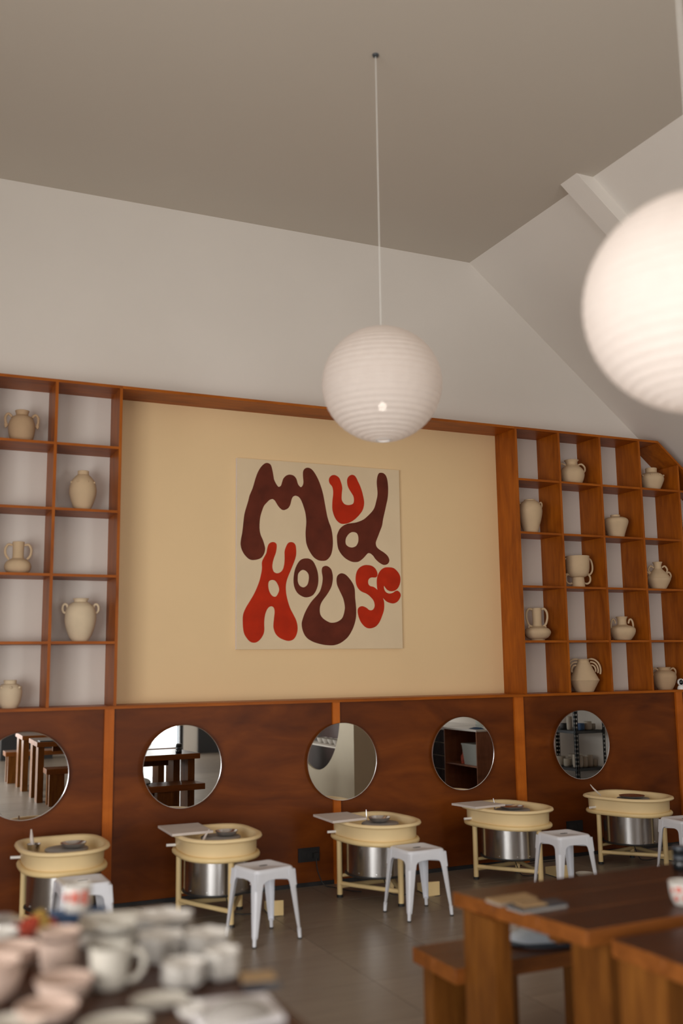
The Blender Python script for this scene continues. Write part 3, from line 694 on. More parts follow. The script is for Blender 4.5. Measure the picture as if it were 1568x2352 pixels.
def bowl_steel(label, x, y, z, r, h, mt='alu'):
    g = nb(); lathe(g, [(0, 0), (r * .55, 0), (r * .85, h * .4), (r, h), (r * .96, h), (r * .8, h * .42), (r * .5, .006), (0, .006)], 36)
    tag(obj('metal_bowl', g, M[mt], None, loc=(x, y, z)), label, 'bowl')
bowl_steel('shiny metal bowl on the head of the leftmost wheel', 1.215, -.575, .5455, .085, .035)
bowl_steel('small metal water cup at the back left of the leftmost wheel', .985, -.40, .4885, .045, .075)
bowl_steel('shiny metal bowl on the head of the second wheel', 2.265, -.615, .5455, .08, .035)
bowl_steel('shiny metal bowl on the head of the middle wheel', 3.475, -.60, .5455, .085, .038)
bowl_steel('flat metal dish on the head of the fourth wheel', 4.72, -.52, .5455, .10, .025)
bowl_steel('flat metal dish on the head of the rightmost wheel', 5.995, -.475, .5455, .11, .022)
bowl_steel('shallow grey bowl on the floor tiles behind the table, below the fourth stool', 5.265, -.72, 0.0005, .075, .03, 'greenware')
def sponge_tool(label, P, r=.006, mt='board'):
    g = nb(); tube(g, P, [r * .6, r, r, r * .4], 8)
    tag(obj('modelling_tool', g, M[mt]), label, 'tool')
sponge_tool('pale pointed tool leaning in the metal cup of the leftmost wheel', [(.98, -.40, .50), (.978, -.395, .55), (.97, -.385, .60), (.968, -.375, .655)], .012)
sponge_tool('white stick leaning in the pan of the second wheel', [(2.02, -.74, .50), (2.05, -.73, .53), (2.08, -.71, .57), (2.115, -.69, .61)], .008)
sponge_tool('thin metal tool standing in the pan of the middle wheel', [(3.44, -.45, .50), (3.44, -.45, .54), (3.44, -.447, .58), (3.44, -.445, .62)], .006, 'alu')
sponge_tool('thin metal tool standing in the pan of the fourth wheel', [(4.62, -.42, .50), (4.62, -.42, .54), (4.618, -.418, .59), (4.612, -.415, .625)], .006, 'alu')
sponge_tool('white tool leaning over the rim of the rightmost wheel', [(5.80, -.30, .56), (5.77, -.29, .59), (5.74, -.28, .62), (5.715, -.27, .655)], .007)

def pedal(label, x, y, rz):
    t = thing('foot_pedal', label, 'pedal', (x, y, 0), rz)
    g = nb(); prism(g, [(-.11, 0), (.11, 0), (.11, .06), (-.11, .105)], 'x', -.045, .045); obj('housing', g, M['cream_metal'], t, bevel=.003)
    g = nb(); box(g, -.048, .048, -.11, .11, 0, .006); obj('base_flange', g, M['darkgrey_steel'], t)
    g = nb(); box(g, .045, .049, -.085, .03, .02, .06); obj('side_plate', g, M['darkgrey_steel'], t)
    return t
pedal('cream foot pedal box on the floor behind the stool of the second wheel', 2.60, -.66, radians(-8))
pedal('cream foot pedal box on the floor right of the middle wheel', 3.86, -.64, radians(-6))
pedal('cream foot pedal box on the floor right of the fourth wheel', 5.09, -.60, 0)
pedal('cream foot pedal box on the floor right of the rightmost wheel', 6.37, -.52, radians(20))

# ---------------------------------------------------------------- white metal stools
def make_stool(label, loc, rz):
    t = thing('metal_stool', label, 'stool', loc, rz, group='white metal stools at the wheels')
    # seat: rounded square with a shallow dish and a slot
    def rs_(h, r, z, n=6):
        P = []
        for cx, cy, a0 in ((h - r, h - r, 0), (-h + r, h - r, 90), (-h + r, -h + r, 180), (h - r, -h + r, 270)):
            for i in range(n + 1):
                a = radians(a0 + 90 * i / n); P.append((cx + r * cos(a), cy + r * sin(a), z))
        return P
    g = nb(); H = .1455
    rings = [[g.verts.new(p) for p in rs_(*q)] for q in ((H + .004, .034, .405), (H + .002, .034, .432), (H - .002, .034, .443), (H - .010, .030, .449), (H - .020, .026, .450), (H - .030, .020, .4455))]
    n = len(rings[0])
    for A, B in zip(rings, rings[1:]):
        for i in range(n): g.faces.new((A[i], A[(i + 1) % n], B[(i + 1) % n], B[i]))
    g.faces.new(rings[-1])
    obj('seat', g, M['stool'], t, smooth=50)
    g = nb(); prism(g, [(.032 * cos(a) if abs(cos(a)) < 2 else 0, .011 * sin(a)) for a in [2 * pi * i / 20 for i in range(20)]], 'z', .4456, .4475); obj('hand_slot', g, M['darkgrey_steel'], t)
    # apron: four arched sheets
    for k in range(4):
        g = nb(); pts = [(-.149, .43), (.149, .43)]
        low = [(.153, .33), (.105, .33), (.099, .36), (.085, .377), (.06, .384), (0, .386)]
        pts += low; pts += [(-x, z) for x, z in low[-2::-1]]
        R = Matrix.Rotation(k * pi / 2, 3, 'Z')
        def yy(z): return -.1475 - (.43 - z) * .10
        A = [g.verts.new(R @ Vector((x, yy(z), z))) for x, z in pts]; B = [g.verts.new(R @ Vector((x, yy(z) + .003, z))) for x, z in pts]
        g.faces.new(A); g.faces.new(B[::-1])
        for i in range(len(pts)): g.faces.new((A[i], B[i], B[(i + 1) % len(pts)], A[(i + 1) % len(pts)]))
        obj('apron_panel', g, M['stool'], t, smooth=30)
    for sx in (-1, 1):
        for sy in (-1, 1):
            g = nb(); rings = []
            for z, w in ((.43, .055), (.34, .052), (.22, .042), (.12, .033), (.055, .026), (.05, .02)):
                k = (.43 - z) / .43; cx = .150 + .034 * k; cy = .150 + .026 * k; r = .020 - .006 * k
                prof = [(cx - w, cy), (cx - w * .62, cy), (cx - w * .55, cy - .004), (cx - w * .48, cy)] if False else [(cx - w, cy), (cx - w * .55, cy)]
                for i in range(6):
                    a = radians(90 - 90 * i / 5); prof.append((cx - r + r * cos(a), cy - r + r * sin(a)))
                prof += [(cx, cy - w * .55), (cx, cy - w)]
                th = .0035
                inn = [(cx - th, cy - w), (cx - th, cy - r * 1.4)] + [(cx - r + (r - th) * cos(radians(90 * i / 3)), cy - r + (r - th) * sin(radians(90 * i / 3))) for i in range(4)] + [(cx - w, cy - th)]
                rings.append([g.verts.new((sx * x, sy * y, z)) for x, y in prof + inn])
            n = len(rings[0])
            for A, B in zip(rings, rings[1:]):
                for i in range(n): g.faces.new((A[i], A[(i + 1) % n], B[(i + 1) % n], B[i]))
            g.faces.new(rings[0]); g.faces.new(rings[-1][::-1])
            leg = obj('leg', g, M['stool'], t, smooth=50)
            fx, fy = sx * .172, sy * .164
            g = nb(); tube(g, [(fx - sx * .004, fy - sy * .003, .066), (fx, fy, .008)], [.0135, .0115], 14); obj('leg_tip', g, M['stool'], leg)
            g = nb(); tube(g, [(fx, fy, 0), (fx, fy, .009)], .0125, 14); obj('rubber_foot', g, M['rubber'], leg)
    for s in (-1, 1):
        g = nb(); tube(g, [(-.142, -.142 * s, .37), (.142, .142 * s, .37)], .007, 6); obj('cross_brace', g, M['stool'], t)
    return t
ST = [('white metal stool at the leftmost wheel, half hidden by pots', (1.178, -1.14, 0), 0),
      ('white metal stool in front of the second wheel, standing clear on the tiles', (2.308, -1.245, 0), radians(13)),
      ('white metal stool in front of the middle wheel', (3.487, -1.155, 0), radians(3)),
      ('white metal stool at the fourth wheel, legs cut by the table', (4.735, -1.18, 0), radians(-1)),
      ('white metal stool at the right edge behind the dark jar', (6.03, -1.07, 0), radians(-4))]
for i, (l, p, r) in enumerate(ST):
    if i == 0: S0 = make_stool(l, p, r)
    else: copy_tree(S0, p, r, l)

# ---------------------------------------------------------------- wooden tables and benches
def table(label, corners, z, legs, n=3, th=.06, cat='table', name='wooden_table', top='table_top'):
    """corners: far-left, near-left, near-right, far-right; legs: (x0, x1, y0, y1) rectangles"""
    fl, nl, nr_, fr = [Vector(p) for p in corners]
    cen = (fl + nl + nr_ + fr) / 4
    t = thing(name, label, cat, (cen.x, cen.y, 0))
    for i in range(n):
        u, v = i / n + .0006, (i + 1) / n - .0006
        P = [nl.lerp(fl, u) - cen, nr_.lerp(fr, u) - cen, nr_.lerp(fr, v) - cen, nl.lerp(fl, v) - cen]
        g = nb(); prism(g, [(p.x, p.y) for p in P], 'z', z - th, z)
        for f in g.faces:
            f.normal_update(); f.material_index = 0 if abs(f.normal.z) > .7 else 1
        bmesh.ops.bevel(g, geom=g.edges[:], offset=.002, segments=1, affect='EDGES', material=-1)
        obj('top_plank', g, [M[top], M['plank_edge']], t)
    for x0, x1, y0, y1 in legs:
        obj('leg', bx(x0 - cen.x, x1 - cen.x, y0 - cen.y, y1 - cen.y, 0, z - th - .001), M['table_leg'], t, bevel=.004)
    xs = [p[0] for p in corners]
    if cat == 'table': obj('rail', bx(min(xs) + .25 - cen.x, max(xs) - .25 - cen.x, -.035, .035, z - th - .09, z - th - .001), M['table_leg'], t, bevel=.002)
    return t
def rect(x0, x1, y0, y1): return ((x0, y1), (x0, y0), (x1, y0), (x1, y1))
table('brown plank table with notebooks and a floral cup, nearest the stools', ((2.29, -3.676), (2.398, -4.455), (3.68, -4.41), (3.68, -3.655)), .75,
      [(2.305, 2.38, -3.975, -3.735), (2.50, 2.575, -4.44, -4.215), (3.55, 3.63, -3.93, -3.70), (3.55, 3.63, -4.39, -4.17)])
table('brown plank table at the lower right corner, nearest the camera', rect(2.402, 3.80, -5.37, -4.58), .75,
      [(2.415, 2.495, -4.84, -4.60), (2.415, 2.495, -5.34, -5.12), (3.70, 3.78, -4.84, -4.60), (3.70, 3.78, -5.34, -5.12)])
def bench(label, x0, x1, y0, y1, legs, z=.45): return table(label, rect(x0, x1, y0, y1), z, legs, 2, .065, 'bench', 'wooden_bench', 'bench_top')
bench('low brown bench behind the table with a cloth bag on it', 2.262, 3.62, -3.73, -3.35, [(2.305, 2.49, -3.46, -3.37), (2.40, 2.585, -3.71, -3.62), (3.075, 3.26, -3.46, -3.37), (3.075, 3.26, -3.71, -3.62)])
# tables and benches behind the camera, seen in the leftmost mirror
def legs4(x0, x1, y0, y1, lw=.075, ly=.20): return [(a, a + lw, c_, c_ + ly) for a in (x0 + .02, x1 - .02 - lw) for c_ in (y0 + .03, y1 - .03 - ly)]
def blegs(x0, x1, y0, y1): return [(a, a + .18, c_, c_ + .09) for a in (x0 + .04, x1 - .22) for c_ in (y0 + .01, y1 - .10)]
table('brown plank table behind the camera, reflected in the leftmost mirror', rect(1.83, 3.3, -6.62, -5.83), .75, legs4(1.83, 3.3, -6.62, -5.83))
table('second brown plank table behind the camera in the leftmost mirror', rect(1.80, 3.3, -7.85, -7.06), .75, legs4(1.80, 3.3, -7.85, -7.06))
bench('low brown bench between the tables behind the camera', 1.70, 3.2, -8.45, -8.10, blegs(1.70, 3.2, -8.45, -8.10))
bench('low brown bench in front of the reflected tables', 1.90, 3.3, -5.74, -5.45, blegs(1.9, 3.3, -5.74, -5.45))
g = nb(); box(g, -.16, .16, -.10, .10, 0, .012); tag(obj('clipboard', g, M['slate'], None, loc=(2.03, -5.98, .7505)), 'dark clipboard on the reflected table in the leftmost mirror', 'clipboard')

def notebook(label, P, z, th, m1, m2):
    cx = sum(p[0] for p in P) / 4; cy = sum(p[1] for p in P) / 4
    t = thing('notebook', label, 'notebook', (cx, cy, z))
    g = nb(); prism(g, [(p[0] - cx, p[1] - cy) for p in P], 'z', 0, th * .6); obj('pages', g, M[m1], t)
    g = nb(); prism(g, [((p[0] - cx) * 1.02, (p[1] - cy) * 1.02) for p in P], 'z', th * .6, th); obj('cover', g, M[m2], t)
    return t
notebook('tan notebook with grey edge at the table corner', [(2.315, -4.005), (2.50, -4.0), (2.51, -3.90), (2.31, -3.91)], .7505, .016, 'grey', 'tan_card')
notebook('dark slate notebook beside the tan one on the table', [(2.33, -4.145), (2.55, -4.135), (2.56, -4.04), (2.32, -4.045)], .7505, .016, 'grey', 'slate')
g = nb(); box(g, -.07, .04, -.036, .036, 0, .006); tag(obj('wood_swatch', g, M['tan_card'], None, loc=(2.42, -4.09, .7668)), 'small tan card lying on the dark notebook', 'card')
# dark jar stack
t = thing('glass_jar', 'dark blue lidded jar at the right edge on the far side of the table', 'jar', (3.468, -3.785, .7502)); t.scale = (.9, .9, .66)
g = nb(); lathe(g, [(0, 0), (.036, 0), (.040, .01), (.040, .065), (.034, .075), (0, .075)], 32); obj('body', g, M['dark_glass'], t)
g = nb(); lathe(g, [(0, .075), (.037, .075), (.037, .10), (.034, .104), (0, .104)], 32); obj('lid', g, M['slate'], t)
t = thing('glass_jar', 'second dark jar stacked on the blue jar at the right edge', 'jar', (3.468, -3.785, .7502 + .1045 * .66)); t.scale = (.9, .9, .66)
g = nb(); lathe(g, [(0, 0), (.036, 0), (.038, .01), (.038, .04), (0, .04)], 32); obj('body', g, M['dark_glass'], t)
g = nb(); lathe(g, [(0, .04), (.037, .04), (.036, .058), (0, .06)], 32); obj('lid', g, M['slate'], t)
# floral cup
t = thing('floral_cup', 'white cup with red flower print at the right edge of the table', 'cup', (2.985, -4.31, .7502))
g = nb(); lathe(g, [(0, .004), (.026, .004), (.028, 0), (.032, .003), (.043, .03), (.048, .06), (.050, .092), (.047, .092), (.044, .05), (.03, .012), (0, .010)], 40); obj('body', g, M['whiteware'], t)
def flowers(parent, rf, spots, size, mt='snack_red'):
    g = nb()
    for a, z, s in spots:
        for k in range(5):
            da = s * cos(2 * pi * k / 5) * .6; dz = s * sin(2 * pi * k / 5) * .6
            r0 = rf(z + dz)
            c = Vector((cos(a + da / r0) * r0, sin(a + da / r0) * r0, z + dz)); nr = Vector((cos(a + da / r0), sin(a + da / r0), 0)); tg = Vector((-nr.y, nr.x, 0))
            vs = [g.verts.new(c + nr * .0012 + tg * s * .42 * cos(2 * pi * j / 8) + Vector((0, 0, 1)) * s * .42 * sin(2 * pi * j / 8)) for j in range(8)]
            g.faces.new(vs)
    obj('flower_print', g, M[mt], parent, smooth=0)
rf = lambda z: .0455 + (z - .045) * .09
flowers(t, rf, [(radians(215), .065, .014), (radians(240), .035, .009), (radians(200), .03, .010), (radians(262), .07, .013), (radians(180), .06, .009)], 1)
# cloth bag with black strap on the bench
t = thing('cloth_bag', 'pale blue cloth bag with black strap lying on the bench', 'bag', (2.86, -3.575, .4502), radians(-8))
g = nb(); rings = []
for z, kx, ky in ((0, .88, .9), (.012, .97, .98), (.028, 1, 1), (.045, .96, .94), (.062, .84, .78), (.072, .6, .5), (.075, .25, .2)):
    ring = []
    for i in range(36):
        a = 2 * pi * i / 36; c_, s_ = cos(a), sin(a)
        ring.append(g.verts.new((.20 * kx * math.copysign(abs(c_) ** .8, c_) * (1 + .03 * sin(5 * a)), .10 * ky * math.copysign(abs(s_) ** .8, s_) * (1 + .2 * c_), z + .006 * sin(3 * a + z * 40) * (z > .02))))
    rings.append(ring)
for A, B in zip(rings, rings[1:]):
    for i in range(36): g.faces.new((A[i], A[(i + 1) % 36], B[(i + 1) % 36], B[i]))
g.faces.new(rings[0][::-1]); g.faces.new(rings[-1]); obj('cloth_body', g, M['pale_cloth'], t, smooth=80)
g = nb(); tube(g, [(.201 * cos(a), .101 * sin(a) * (1 + .2 * cos(a)), .014) for a in [2 * pi * i / 40 for i in range(40)]], .010, 8, True); obj('dark_piping', g, M['slate'], t)
g = nb(); 
for (xa, ya, za), (xb, yb, zb_) in zip([(.03, -.125, .02), (.03, -.10, .062), (.03, 0, .082), (.03, .10, .062)], [(.03, -.10, .062), (.03, 0, .082), (.03, .10, .062), (.03, .125, .02)]):
    vs = [g.verts.new(p) for p in ((xa - .025, ya, za), (xa + .025, ya, za), (xb + .025, yb, zb_), (xb - .025, yb, zb_))]; g.faces.new(vs)
bmesh.ops.solidify(g, geom=g.faces[:], thickness=.004); obj('strap', g, M['black'], t)

# ---------------------------------------------------------------- foreground worktable with unglazed pottery
FZ = .95
t = thing('worktable', 'dark worktable covered in unglazed pottery at the lower left', 'table', (.28, -5.05, 0))
for i in range(3): obj('top_plank', bx(-.88, .60, -.95 + .6 * i + .001, -.35 + .6 * i - .001, FZ - .05, FZ), M['table_top'], t, bevel=.003)
for sx in (-.82, .47):
    for sy in (-.87, .73): obj('leg', bx(sx, sx + .08, sy, sy + .08, 0, FZ - .05), M['table_leg'], t, bevel=.003)
FZ += .0004
def pot(name, label, cat, x, y, prof, mt='greenware', z=FZ, sy=1, rz=0, group=None, handle=None, wave=None, seg=40, th=.005):
    K = .88 if z < 1.3 and FZ <= z and y < -4.2 and x < 1.2 else 1.0
    prof = [(r * K, zz * K) for r, zz in prof]; handle = [(p[0] * K, p[1] * K) for p in handle] if handle else None
    t = thing(name, label, cat, (x, y, z), radians(rz), group)
    P = smooth_pts([(r, 0, zz) for r, zz in prof], 4); out = [(max(p.x, .002), p.z) for p in P]
    rim = out[-1]; inner = [(max(r - th, .002), max(zz, th)) for r, zz in reversed(out) if zz > th * .5]
    g = nb(); lathe(g, [(0, 0)] + out + [(rim[0] - th / 2, rim[1] + th * .3)] + inner + [(0, th)], seg, sy=sy, fn=wave); obj('body', g, M[mt], t)
    if handle:
        g = nb(); tube(g, smooth_pts([(p[0], 0, p[1]) for p in handle], 4), .0075, 10); h = obj('handle', g, M[mt], t); h.rotation_euler = (0, 0, radians(handle_rot))
    return t
handle_rot = -18
MUG = [(.036, 0), (.045, .006), (.050, .03), (.053, .06), (.055, .11)]
MH = [(.052, .092), (.078, .096), (.094, .075), (.090, .045), (.070, .022), (.048, .020)]
pot('mug', 'grey clay mug with handle at the front of the worktable', 'mug', .545, -4.985, MUG, handle=MH)
handle_rot = 160
pot('mug', 'grey clay mug behind the front mug, handle to the left', 'mug', .605, -4.79, [(.036, 0), (.045, .006), (.050, .03), (.053, .06), (.055, .085)], handle=[(.05, .07), (.075, .074), (.088, .055), (.08, .03), (.048, .02)])
bowlp = lambda r, h: [(r * .45, 0), (r * .62, .006), (r * .85, h * .45), (r, h)]
pot('small_bowl', 'small grey bowl stacked in the mug behind', 'bowl', .605, -4.79, bowlp(.062, .03), z=FZ + .0785)
pot('cup', 'pinkish straight cup left of the grey mug', 'cup', .452, -4.80, [(.036, 0), (.046, .006), (.054, .04), (.060, .09)], 'pinkware')
pot('small_bowl', 'small pink dish resting on the pinkish cup', 'bowl', .452, -4.80, bowlp(.065, .022), 'pinkware', z=FZ + .0825)
pot('bowl', 'pinkish open bowl in the middle of the left pots', 'bowl', .430, -5.025, bowlp(.078, .055), 'pinkware')
pot('bowl', 'pinkish shallow bowl at the front left of the worktable', 'bowl', .372, -5.165, bowlp(.078, .042), 'pinkware')
pot('bowl', 'large pinkish bowl cut by the left edge of the picture', 'bowl', .262, -4.965, bowlp(.095, .09), 'pinkware')
pot('bowl', 'second large pinkish bowl stacked inside at the left edge', 'bowl', .262, -4.965, bowlp(.088, .05), 'pinkware', z=FZ + .050)
pot('bowl', 'pinkish bowl behind the large bowl at the left edge', 'bowl', .345, -4.70, bowlp(.085, .06), 'pinkware')
pot('bowl', 'pale bowl at the left edge behind the pinkish ones', 'bowl', .33, -4.49, bowlp(.07, .05), 'whiteware')
t = pot('floral_cup', 'white cup with red stripes at the back of the worktable', 'cup', .595, -4.245, [(.036, 0), (.044, .006), (.048, .05), (.050, .092)], 'whiteware', z=FZ + .02)
flowers(t, lambda z: .049, [(radians(250), .045, .012), (radians(250), .06, .010), (radians(285), .04, .012), (radians(285), .06, .012), (radians(215), .05, .012)], 1)
g = nb(); box(g, -.085, .085, -.05, .05, 0, .019); tag(obj('blue_box', g, M['blue_cloth'], None, loc=(.60, -4.245, FZ), bevel=.004), 'flat dark blue box under the striped cup', 'box')
t = thing('snack_packet', 'red and yellow crinkled packet at the back of the worktable', 'packet', (.465, -4.36, FZ), radians(20))
def crinkle(w, d, h, seed):
    rnd = random.Random(seed); g = nb(); n, m = 9, 6; V = []
    for i in range(n):
        row = []
        for j in range(m):
            u, v = i / (n - 1) * 2 - 1, j / (m - 1) * 2 - 1
            k = (1 - u ** 4) * (1 - v ** 4)
            row.append(g.verts.new((u * w, v * d, h * k * (.8 + .4 * rnd.random()) + .002)))
        V.append(row)
    for i in range(n - 1):
        for j in range(m - 1): g.faces.new((V[i][j], V[i + 1][j], V[i + 1][j + 1], V[i][j + 1]))
    bmesh.ops.solidify(g, geom=g.faces[:], thickness=.0015)
    return g
obj('wrapper', crinkle(.06, .04, .045, 3), M['snack_red'], t); 
g = crinkle(.03, .041, .048, 5)
obj('yellow_band', g, M['snack_yellow'], t, loc=(.0, 0, .003))
t = thing('snack_packet', 'dark blue crinkled packet beside the red packet', 'packet', (.53, -4.42, FZ), radians(60)); obj('wrapper', crinkle(.035, .025, .03, 8), M['blue_cloth'], t)
g = nb(); lathe(g, [(0, 0), (.06, 0), (.065, .01), (.06, .03), (.03, .045), (0, .05)], 30); tag(obj('silver_lid', g, M['alu'], None, loc=(.365, -4.30, FZ)), 'grey metal lid at the back left of the worktable', 'lid')

# rectangular tray with small dishes
t = thing('pottery_tray', 'grey rectangular clay tray behind the mugs', 'tray', (.70, -4.42, FZ), radians(-14))
g = nb(); 
for (o, z) in (): pass
rings = []
for hx_, hy_, z in ((.10, .085, 0), (.125, .105, .018), (.130, .110, .022), (.122, .102, .018), (.10, .085, .006)):
    rings.append([g.verts.new((sx * hx_, sy * hy_, z)) for sx, sy in ((-1, -1), (1, -1), (1, 1), (-1, 1))])
for A, B in zip(rings, rings[1:]):
    for i in range(4): g.faces.new((A[i], A[(i + 1) % 4], B[(i + 1) % 4], B[i]))
g.faces.new(rings[0][::-1]); g.faces.new(rings[-1]); obj('body', g, M['greenware'], t, smooth=20)
for k, (x, y) in enumerate(((.56, -4.585), (.615, -4.67), (.64, -4.60))):
    pot('small_dish', ('small pale dish left in front of the clay tray', 'small pale dish nearest the mugs before the tray', 'small pale dish right in front of the clay tray')[k], 'dish', x, y, bowlp(.034, .022), 'whiteware')
def scallop(k, amp): return lambda a, r, z: 1 + amp * cos(k * a) * min(1, r / .05)
def stack(x, y, n, r, label, k=6, mt='whiteware', hz=.0115, h=.020, rz=0):
    for i in range(n):
        pot('scalloped_dish', label % ('bottom', 'second', 'third', 'fourth', 'fifth')[i] if i < n - 1 else label % 'topmost', 'dish', x + .001 * ((i * 7) % 3 - 1), y + .001 * ((i * 5) % 3 - 1),
            [(r * .6, 0), (r * .8, .006), (r, h)], mt, z=FZ + i * (hz + .001), wave=scallop(k, .10), seg=64, rz=rz, th=.004)
stack(.775, -4.615, 5, .094, '%s white scalloped dish of the rear stack', rz=5)
stack(.715, -4.82, 5, .070, '%s white scalloped dish of the middle stack behind the mug', rz=20)
stack(.83, -4.86, 5, .070, '%s white scalloped dish of the middle stack at the right', rz=9)
stack(.715, -5.05, 4, .060, '%s white scalloped dish of the front left stack')
stack(.815, -5.035, 5, .052, '%s white scalloped dish of the front right stack', rz=8)
pot('oval_plate', 'grey oval plate lying in front of the mug', 'plate', .625, -5.17, [(.05, 0), (.064, .008), (.078, .018)], sy=.7, rz=-10)
pot('oval_plate', 'grey oval plate at the bottom edge of the picture', 'plate', .50, -5.275, [(.05, 0), (.07, .008), (.088, .018)], sy=.75, rz=-5)
pot('small_bowl', 'small white bowl at the bottom edge beside the paper', 'bowl', .665, -5.285, bowlp(.036, .03), 'whiteware')
pot('bowl', 'grey bowl at the bottom left corner of the picture', 'bowl', .285, -5.22, bowlp(.08, .03), 'greenware')
# upturned brown dish
t = thing('upturned_dish', 'brown grey upturned dish on the paper at the bottom edge', 'dish', (.755, -5.345, FZ + .0125))
g = nb(); lathe(g, [(0, .03), (.03, .029), (.055, .02), (.074, .004), (.076, 0), (.070, 0), (0, .001)], 40, sy=.8); obj('body', g, M['grey'], t)
# stack of white paper
g = nb(); prism(g, [(.668, -5.20), (.862, -5.232), (.845, -5.40), (.66, -5.42)], 'z', FZ, FZ + .012); tag(obj('paper_stack', g, M['paper']), 'stack of white paper sheets at the front corner of the worktable', 'paper')
t = thing('notebook', 'tan notebook with dark blue edge on the worktable corner', 'notebook', (.885, -5.125, FZ), radians(-12))
obj('pages', bx(-.045, .045, -.04, .05, 0, .012), M['slate'], t); obj('cover', bx(-.046, .040, -.02, .051, .012, .015), M['tan_card'], t)

# ---------------------------------------------------------------- things seen only in the mirrors
# thick partition with a round opening and shelves of bowls
b = nb(); cyc, czc, rr = -5.20, 1.13, .80
ys0, ys1, zt = -6.4, -4.0, 2.7
n = 64
circ = [(cyc + rr * cos(2 * pi * i / n), czc + rr * sin(2 * pi * i / n)) for i in range(n)]
def rectpt(a):
    c, s = cos(a), sin(a); best = 1e9
    for lim, v in (((ys1 - cyc), c), ((ys0 - cyc), c)):
        if abs(v) > 1e-6 and lim / v > 0: best = min(best, lim / v)
    for lim, v in (((zt - czc), s), ((0 - czc), s)):
        if abs(v) > 1e-6 and lim / v > 0: best = min(best, lim / v)
    return (cyc + c * best, czc + s * best)
angs = sorted(set([2 * pi * i / n for i in range(n)] + [math.atan2(z - czc, y - cyc) % (2 * pi) for y in (ys0, ys1) for z in (0, zt)]))
A = [b.verts.new((5.39, cyc + rr * cos(a), czc + rr * sin(a))) for a in angs]; B = [b.verts.new((5.39, *rectpt(a))) for a in angs]
D = [b.verts.new((5.42, cyc + rr * cos(a), czc + rr * sin(a))) for a in angs]
k = len(angs)
for i in range(k):
    j = (i + 1) % k
    b.faces.new((A[i], A[j], B[j], B[i])); b.faces.new((A[i], D[i], D[j], A[j]))
pw = struct('wall_partition', b, M['beige'], 'thick partition with a round opening, seen in the middle mirror', smooth=0)
obj('partition_end', bx(5.39, 6.1, ys1, ys1 + .01, 0, zt), M['beige'], pw)
obj('partition_back', bx(5.76, 6.1, ys0, ys1, 0, zt), M['dark_brown'], pw)
obj('niche_lining', bx(5.43, 5.76, ys0, ys1 - .001, 0, .26), M['dark_brown'], pw)
obj('niche_lining', bx(5.43, 5.76, ys0, ys1 - .001, 2.1, zt), M['dark_brown'], pw)
obj('niche_shelf', bx(5.45, 5.76, -5.92, -4.52, .64, .66), M['white_wall'], pw)
obj('niche_shelf', bx(5.45, 5.76, -5.90, -4.50, 1.02, 1.04), M['white_wall'], pw)
for i, (y, z) in enumerate(((-4.75, .66), (-4.93, .66), (-5.11, .66), (-5.29, .66), (-5.47, .66), (-4.8, 1.04), (-5.0, 1.04), (-5.2, 1.04))):
    pot('bowl', 'white bowl on the %s shelf of the round niche, %s from its right end' % (('lower', 'upper')[z > 1], ('first', 'second', 'third', 'fourth', 'fifth')[i % 5]), 'bowl', 5.60, y, bowlp(.075, .07), 'whiteware', z=z + .0005, seg=24, group='bowls in the round niche')

# cabinet and tiled counter
t = thing('cabinet', 'open reddish wood cabinet with white top, seen in the fourth mirror', 'cabinet', (6.73, -3.27, 0))
obj('side_panel', bx(0, .6, -.018, 0, 0, .88), M['cabinet'], t); obj('side_panel', bx(0, .6, -.80, -.782, 0, .88), M['cabinet'], t)
obj('back_panel', bx(.582, .6, -.782, -.018, 0, .88), M['cabinet'], t); obj('shelf', bx(.01, .582, -.782, -.018, .44, .458), M['cabinet'], t)
obj('shelf', bx(.01, .582, -.782, -.018, .06, .078), M['cabinet'], t)
obj('top', bx(-.012, .61, -.81, .012, .88, .90), M['white_plastic'], t, bevel=.002)
t = thing('storage_box', 'cloudy plastic storage box in the open cabinet', 'box', (6.90, -3.50, .4585))
g = nb(); rings = []
for hx_, hy_, z in ((.12, .15, 0), (.14, .18, .24), (.135, .175, .24), (.115, .145, .006)): rings.append([g.verts.new((sx * hx_, sy * hy_, z)) for sx, sy in ((-1, -1), (1, -1), (1, 1), (-1, 1))])
for A_, B_ in zip(rings, rings[1:]):
    for i in range(4): g.faces.new((A_[i], A_[(i + 1) % 4], B_[(i + 1) % 4], B_[i]))
g.faces.new(rings[0][::-1]); g.faces.new(rings[-1]); obj('tub', g, M['cloudy'], t, smooth=0)
obj('lid', bx(-.145, .145, -.185, .185, .24, .26), M['cloudy'], t, bevel=.004)
g = nb(); lathe(g, [(0, 0), (.03, 0), (.032, .09), (.012, .12), (.012, .15), (0, .15)], 20); tag(obj('red_bottle', g, M['snack_red'], None, loc=(6.83, -3.76, .4585)), 'small red bottle beside the storage box', 'bottle')
g = nb(); lathe(g, [(0, 0), (.05, 0), (.052, .15), (.05, .15), (.047, .006), (0, .006)], 24); tag(obj('drinking_glass', g, M['glass'], None, loc=(7.0, -3.62, .9005)), 'clear glass standing on the white cabinet top', 'glass')
t = thing('folded_cloth', 'dark blue cloth lying on the white cabinet top', 'cloth', (6.85, -3.45, .9005)); obj('fold', crinkle(.06, .10, .02, 21), M['blue_cloth'], t)
t = thing('tiled_counter', 'counter clad in black tiles with gold grout lines, seen in the fourth mirror', 'counter', (6.80, -4.12, 0))
obj('carcass', bx(.012, .56, -1.6, 0, 0, .86), M['gold'], t); obj('worktop', bx(-.03, .58, -1.62, 0, .86, .90), M['white_plastic'], t, bevel=.003)
tm_ = None
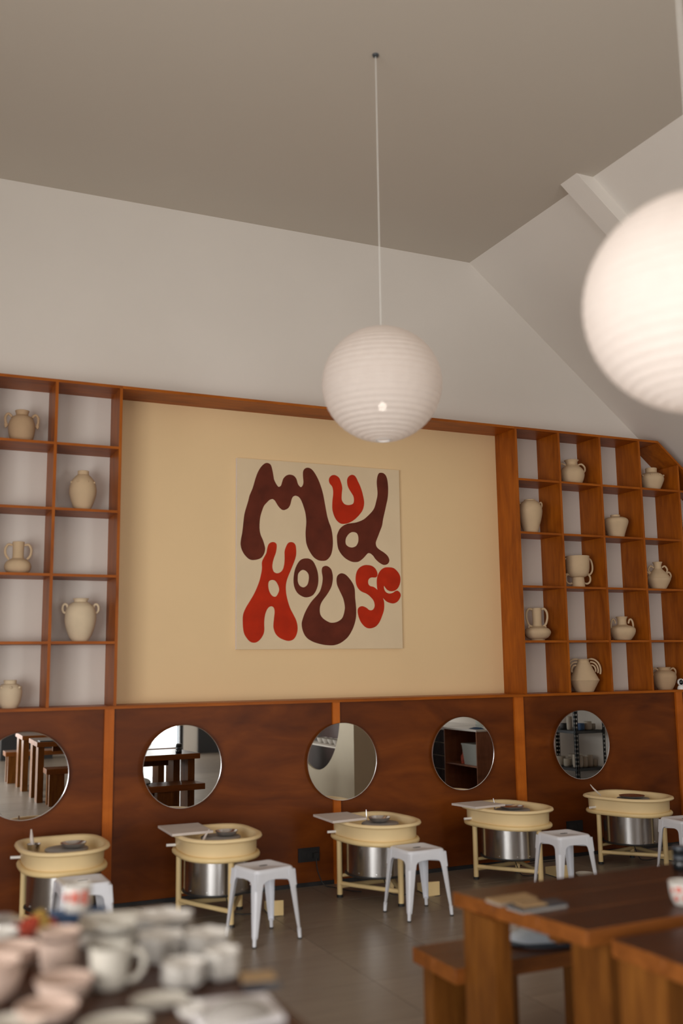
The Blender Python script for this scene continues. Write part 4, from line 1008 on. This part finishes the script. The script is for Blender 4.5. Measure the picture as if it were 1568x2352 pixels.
for i in range(10):
    for j in range(5):
        g = bx(0, .012, -.152, 0, 0, .162) if tm_ is None else None
        if tm_ is None: tm_ = finish(g, 'wall_tile', M['tile_black'], 0)
        obj('wall_tile', tm_, None, t, loc=(0, -.004 - .16 * i, .01 + .17 * j))
obj('gold_edge_strip', bx(-.006, .0, -.86, -.84, 0, .86), M['gold'], t)

# slotted steel rack of pots
t = thing('steel_rack', 'dark slotted steel rack of clay pots, seen in the rightmost mirror', 'rack', (7.61, -2.45, 0))
def angle(px, py, sx, sy):
    g = nb(); w = .04
    for zi in range(36):
        z = zi * .05
        box(g, min(px, px + sx * w), max(px, px + sx * w), min(py, py + sy * .003), max(py, py + sy * .003), z, z + .03)
        box(g, min(px, px + sx * .003), max(px, px + sx * .003), min(py, py + sy * w), max(py, py + sy * w), z, z + .03)
    for a, c in ((0, .012), (w - .012, w)):
        box(g, min(px + sx * a, px + sx * c), max(px + sx * a, px + sx * c), min(py, py + sy * .003), max(py, py + sy * .003), 0, 1.8)
        box(g, min(px, px + sx * .003), max(px, px + sx * .003), min(py + sy * a, py + sy * c), max(py + sy * a, py + sy * c), 0, 1.8)
    obj('slotted_upright', g, M['darkgrey_steel'], t, smooth=0)
for px, sx in ((0, 1), (.44, -1)):
    for py, sy in ((0, -1), (-.95, 1)): angle(px, py, sx, sy)
for z in (.12, .46, .90, 1.34):
    g = nb(); box(g, 0.004, .436, -.946, -.004, z - .004, z); box(g, .004, .436, -.008, -.004, z - .035, z); box(g, .004, .008, -.946, -.004, z - .035, z); obj('steel_shelf', g, M['darkgrey_steel'], t, smooth=0)
k = 0
WHR = ('first', 'second', 'third', 'fourth', 'fifth', 'sixth', 'seventh', 'eighth')
for x, y, r, h, zs, c in ((7.70, -2.55, .062, .155, .46, 0), (7.80, -2.56, .045, .125, .46, 0), (7.89, -2.57, .043, .14, .46, 0), (7.97, -2.57, .038, .085, .46, 0), (7.70, -2.75, .05, .09, .46, 0),
                        (7.71, -2.90, .06, .11, .46, 0), (7.72, -3.07, .05, .08, .46, 0), (7.86, -2.85, .06, .13, .46, 0),
                        (7.78, -2.56, .04, .08, .90, 1), (7.88, -2.56, .05, .10, .90, 0), (7.70, -2.68, .035, .16, .90, 0), (7.72, -2.82, .05, .07, .90, 2), (7.97, -2.58, .035, .07, .90, 0)):
    pot('clay_pot', '%s pot on the %s shelf of the steel rack, counted from its near corner' % (WHR[k % 8], 'lower' if zs < .6 else 'upper'), 'pot', x, y, [(r * .7, 0), (r * .95, h * .1), (r, h * .6), (r * .95, h)], ('greenware', 'blue_cloth', 'black')[c], z=zs + .0005, seg=24, group='pots on the steel rack')
    k += 1
print('objects', len(bpy.data.objects))
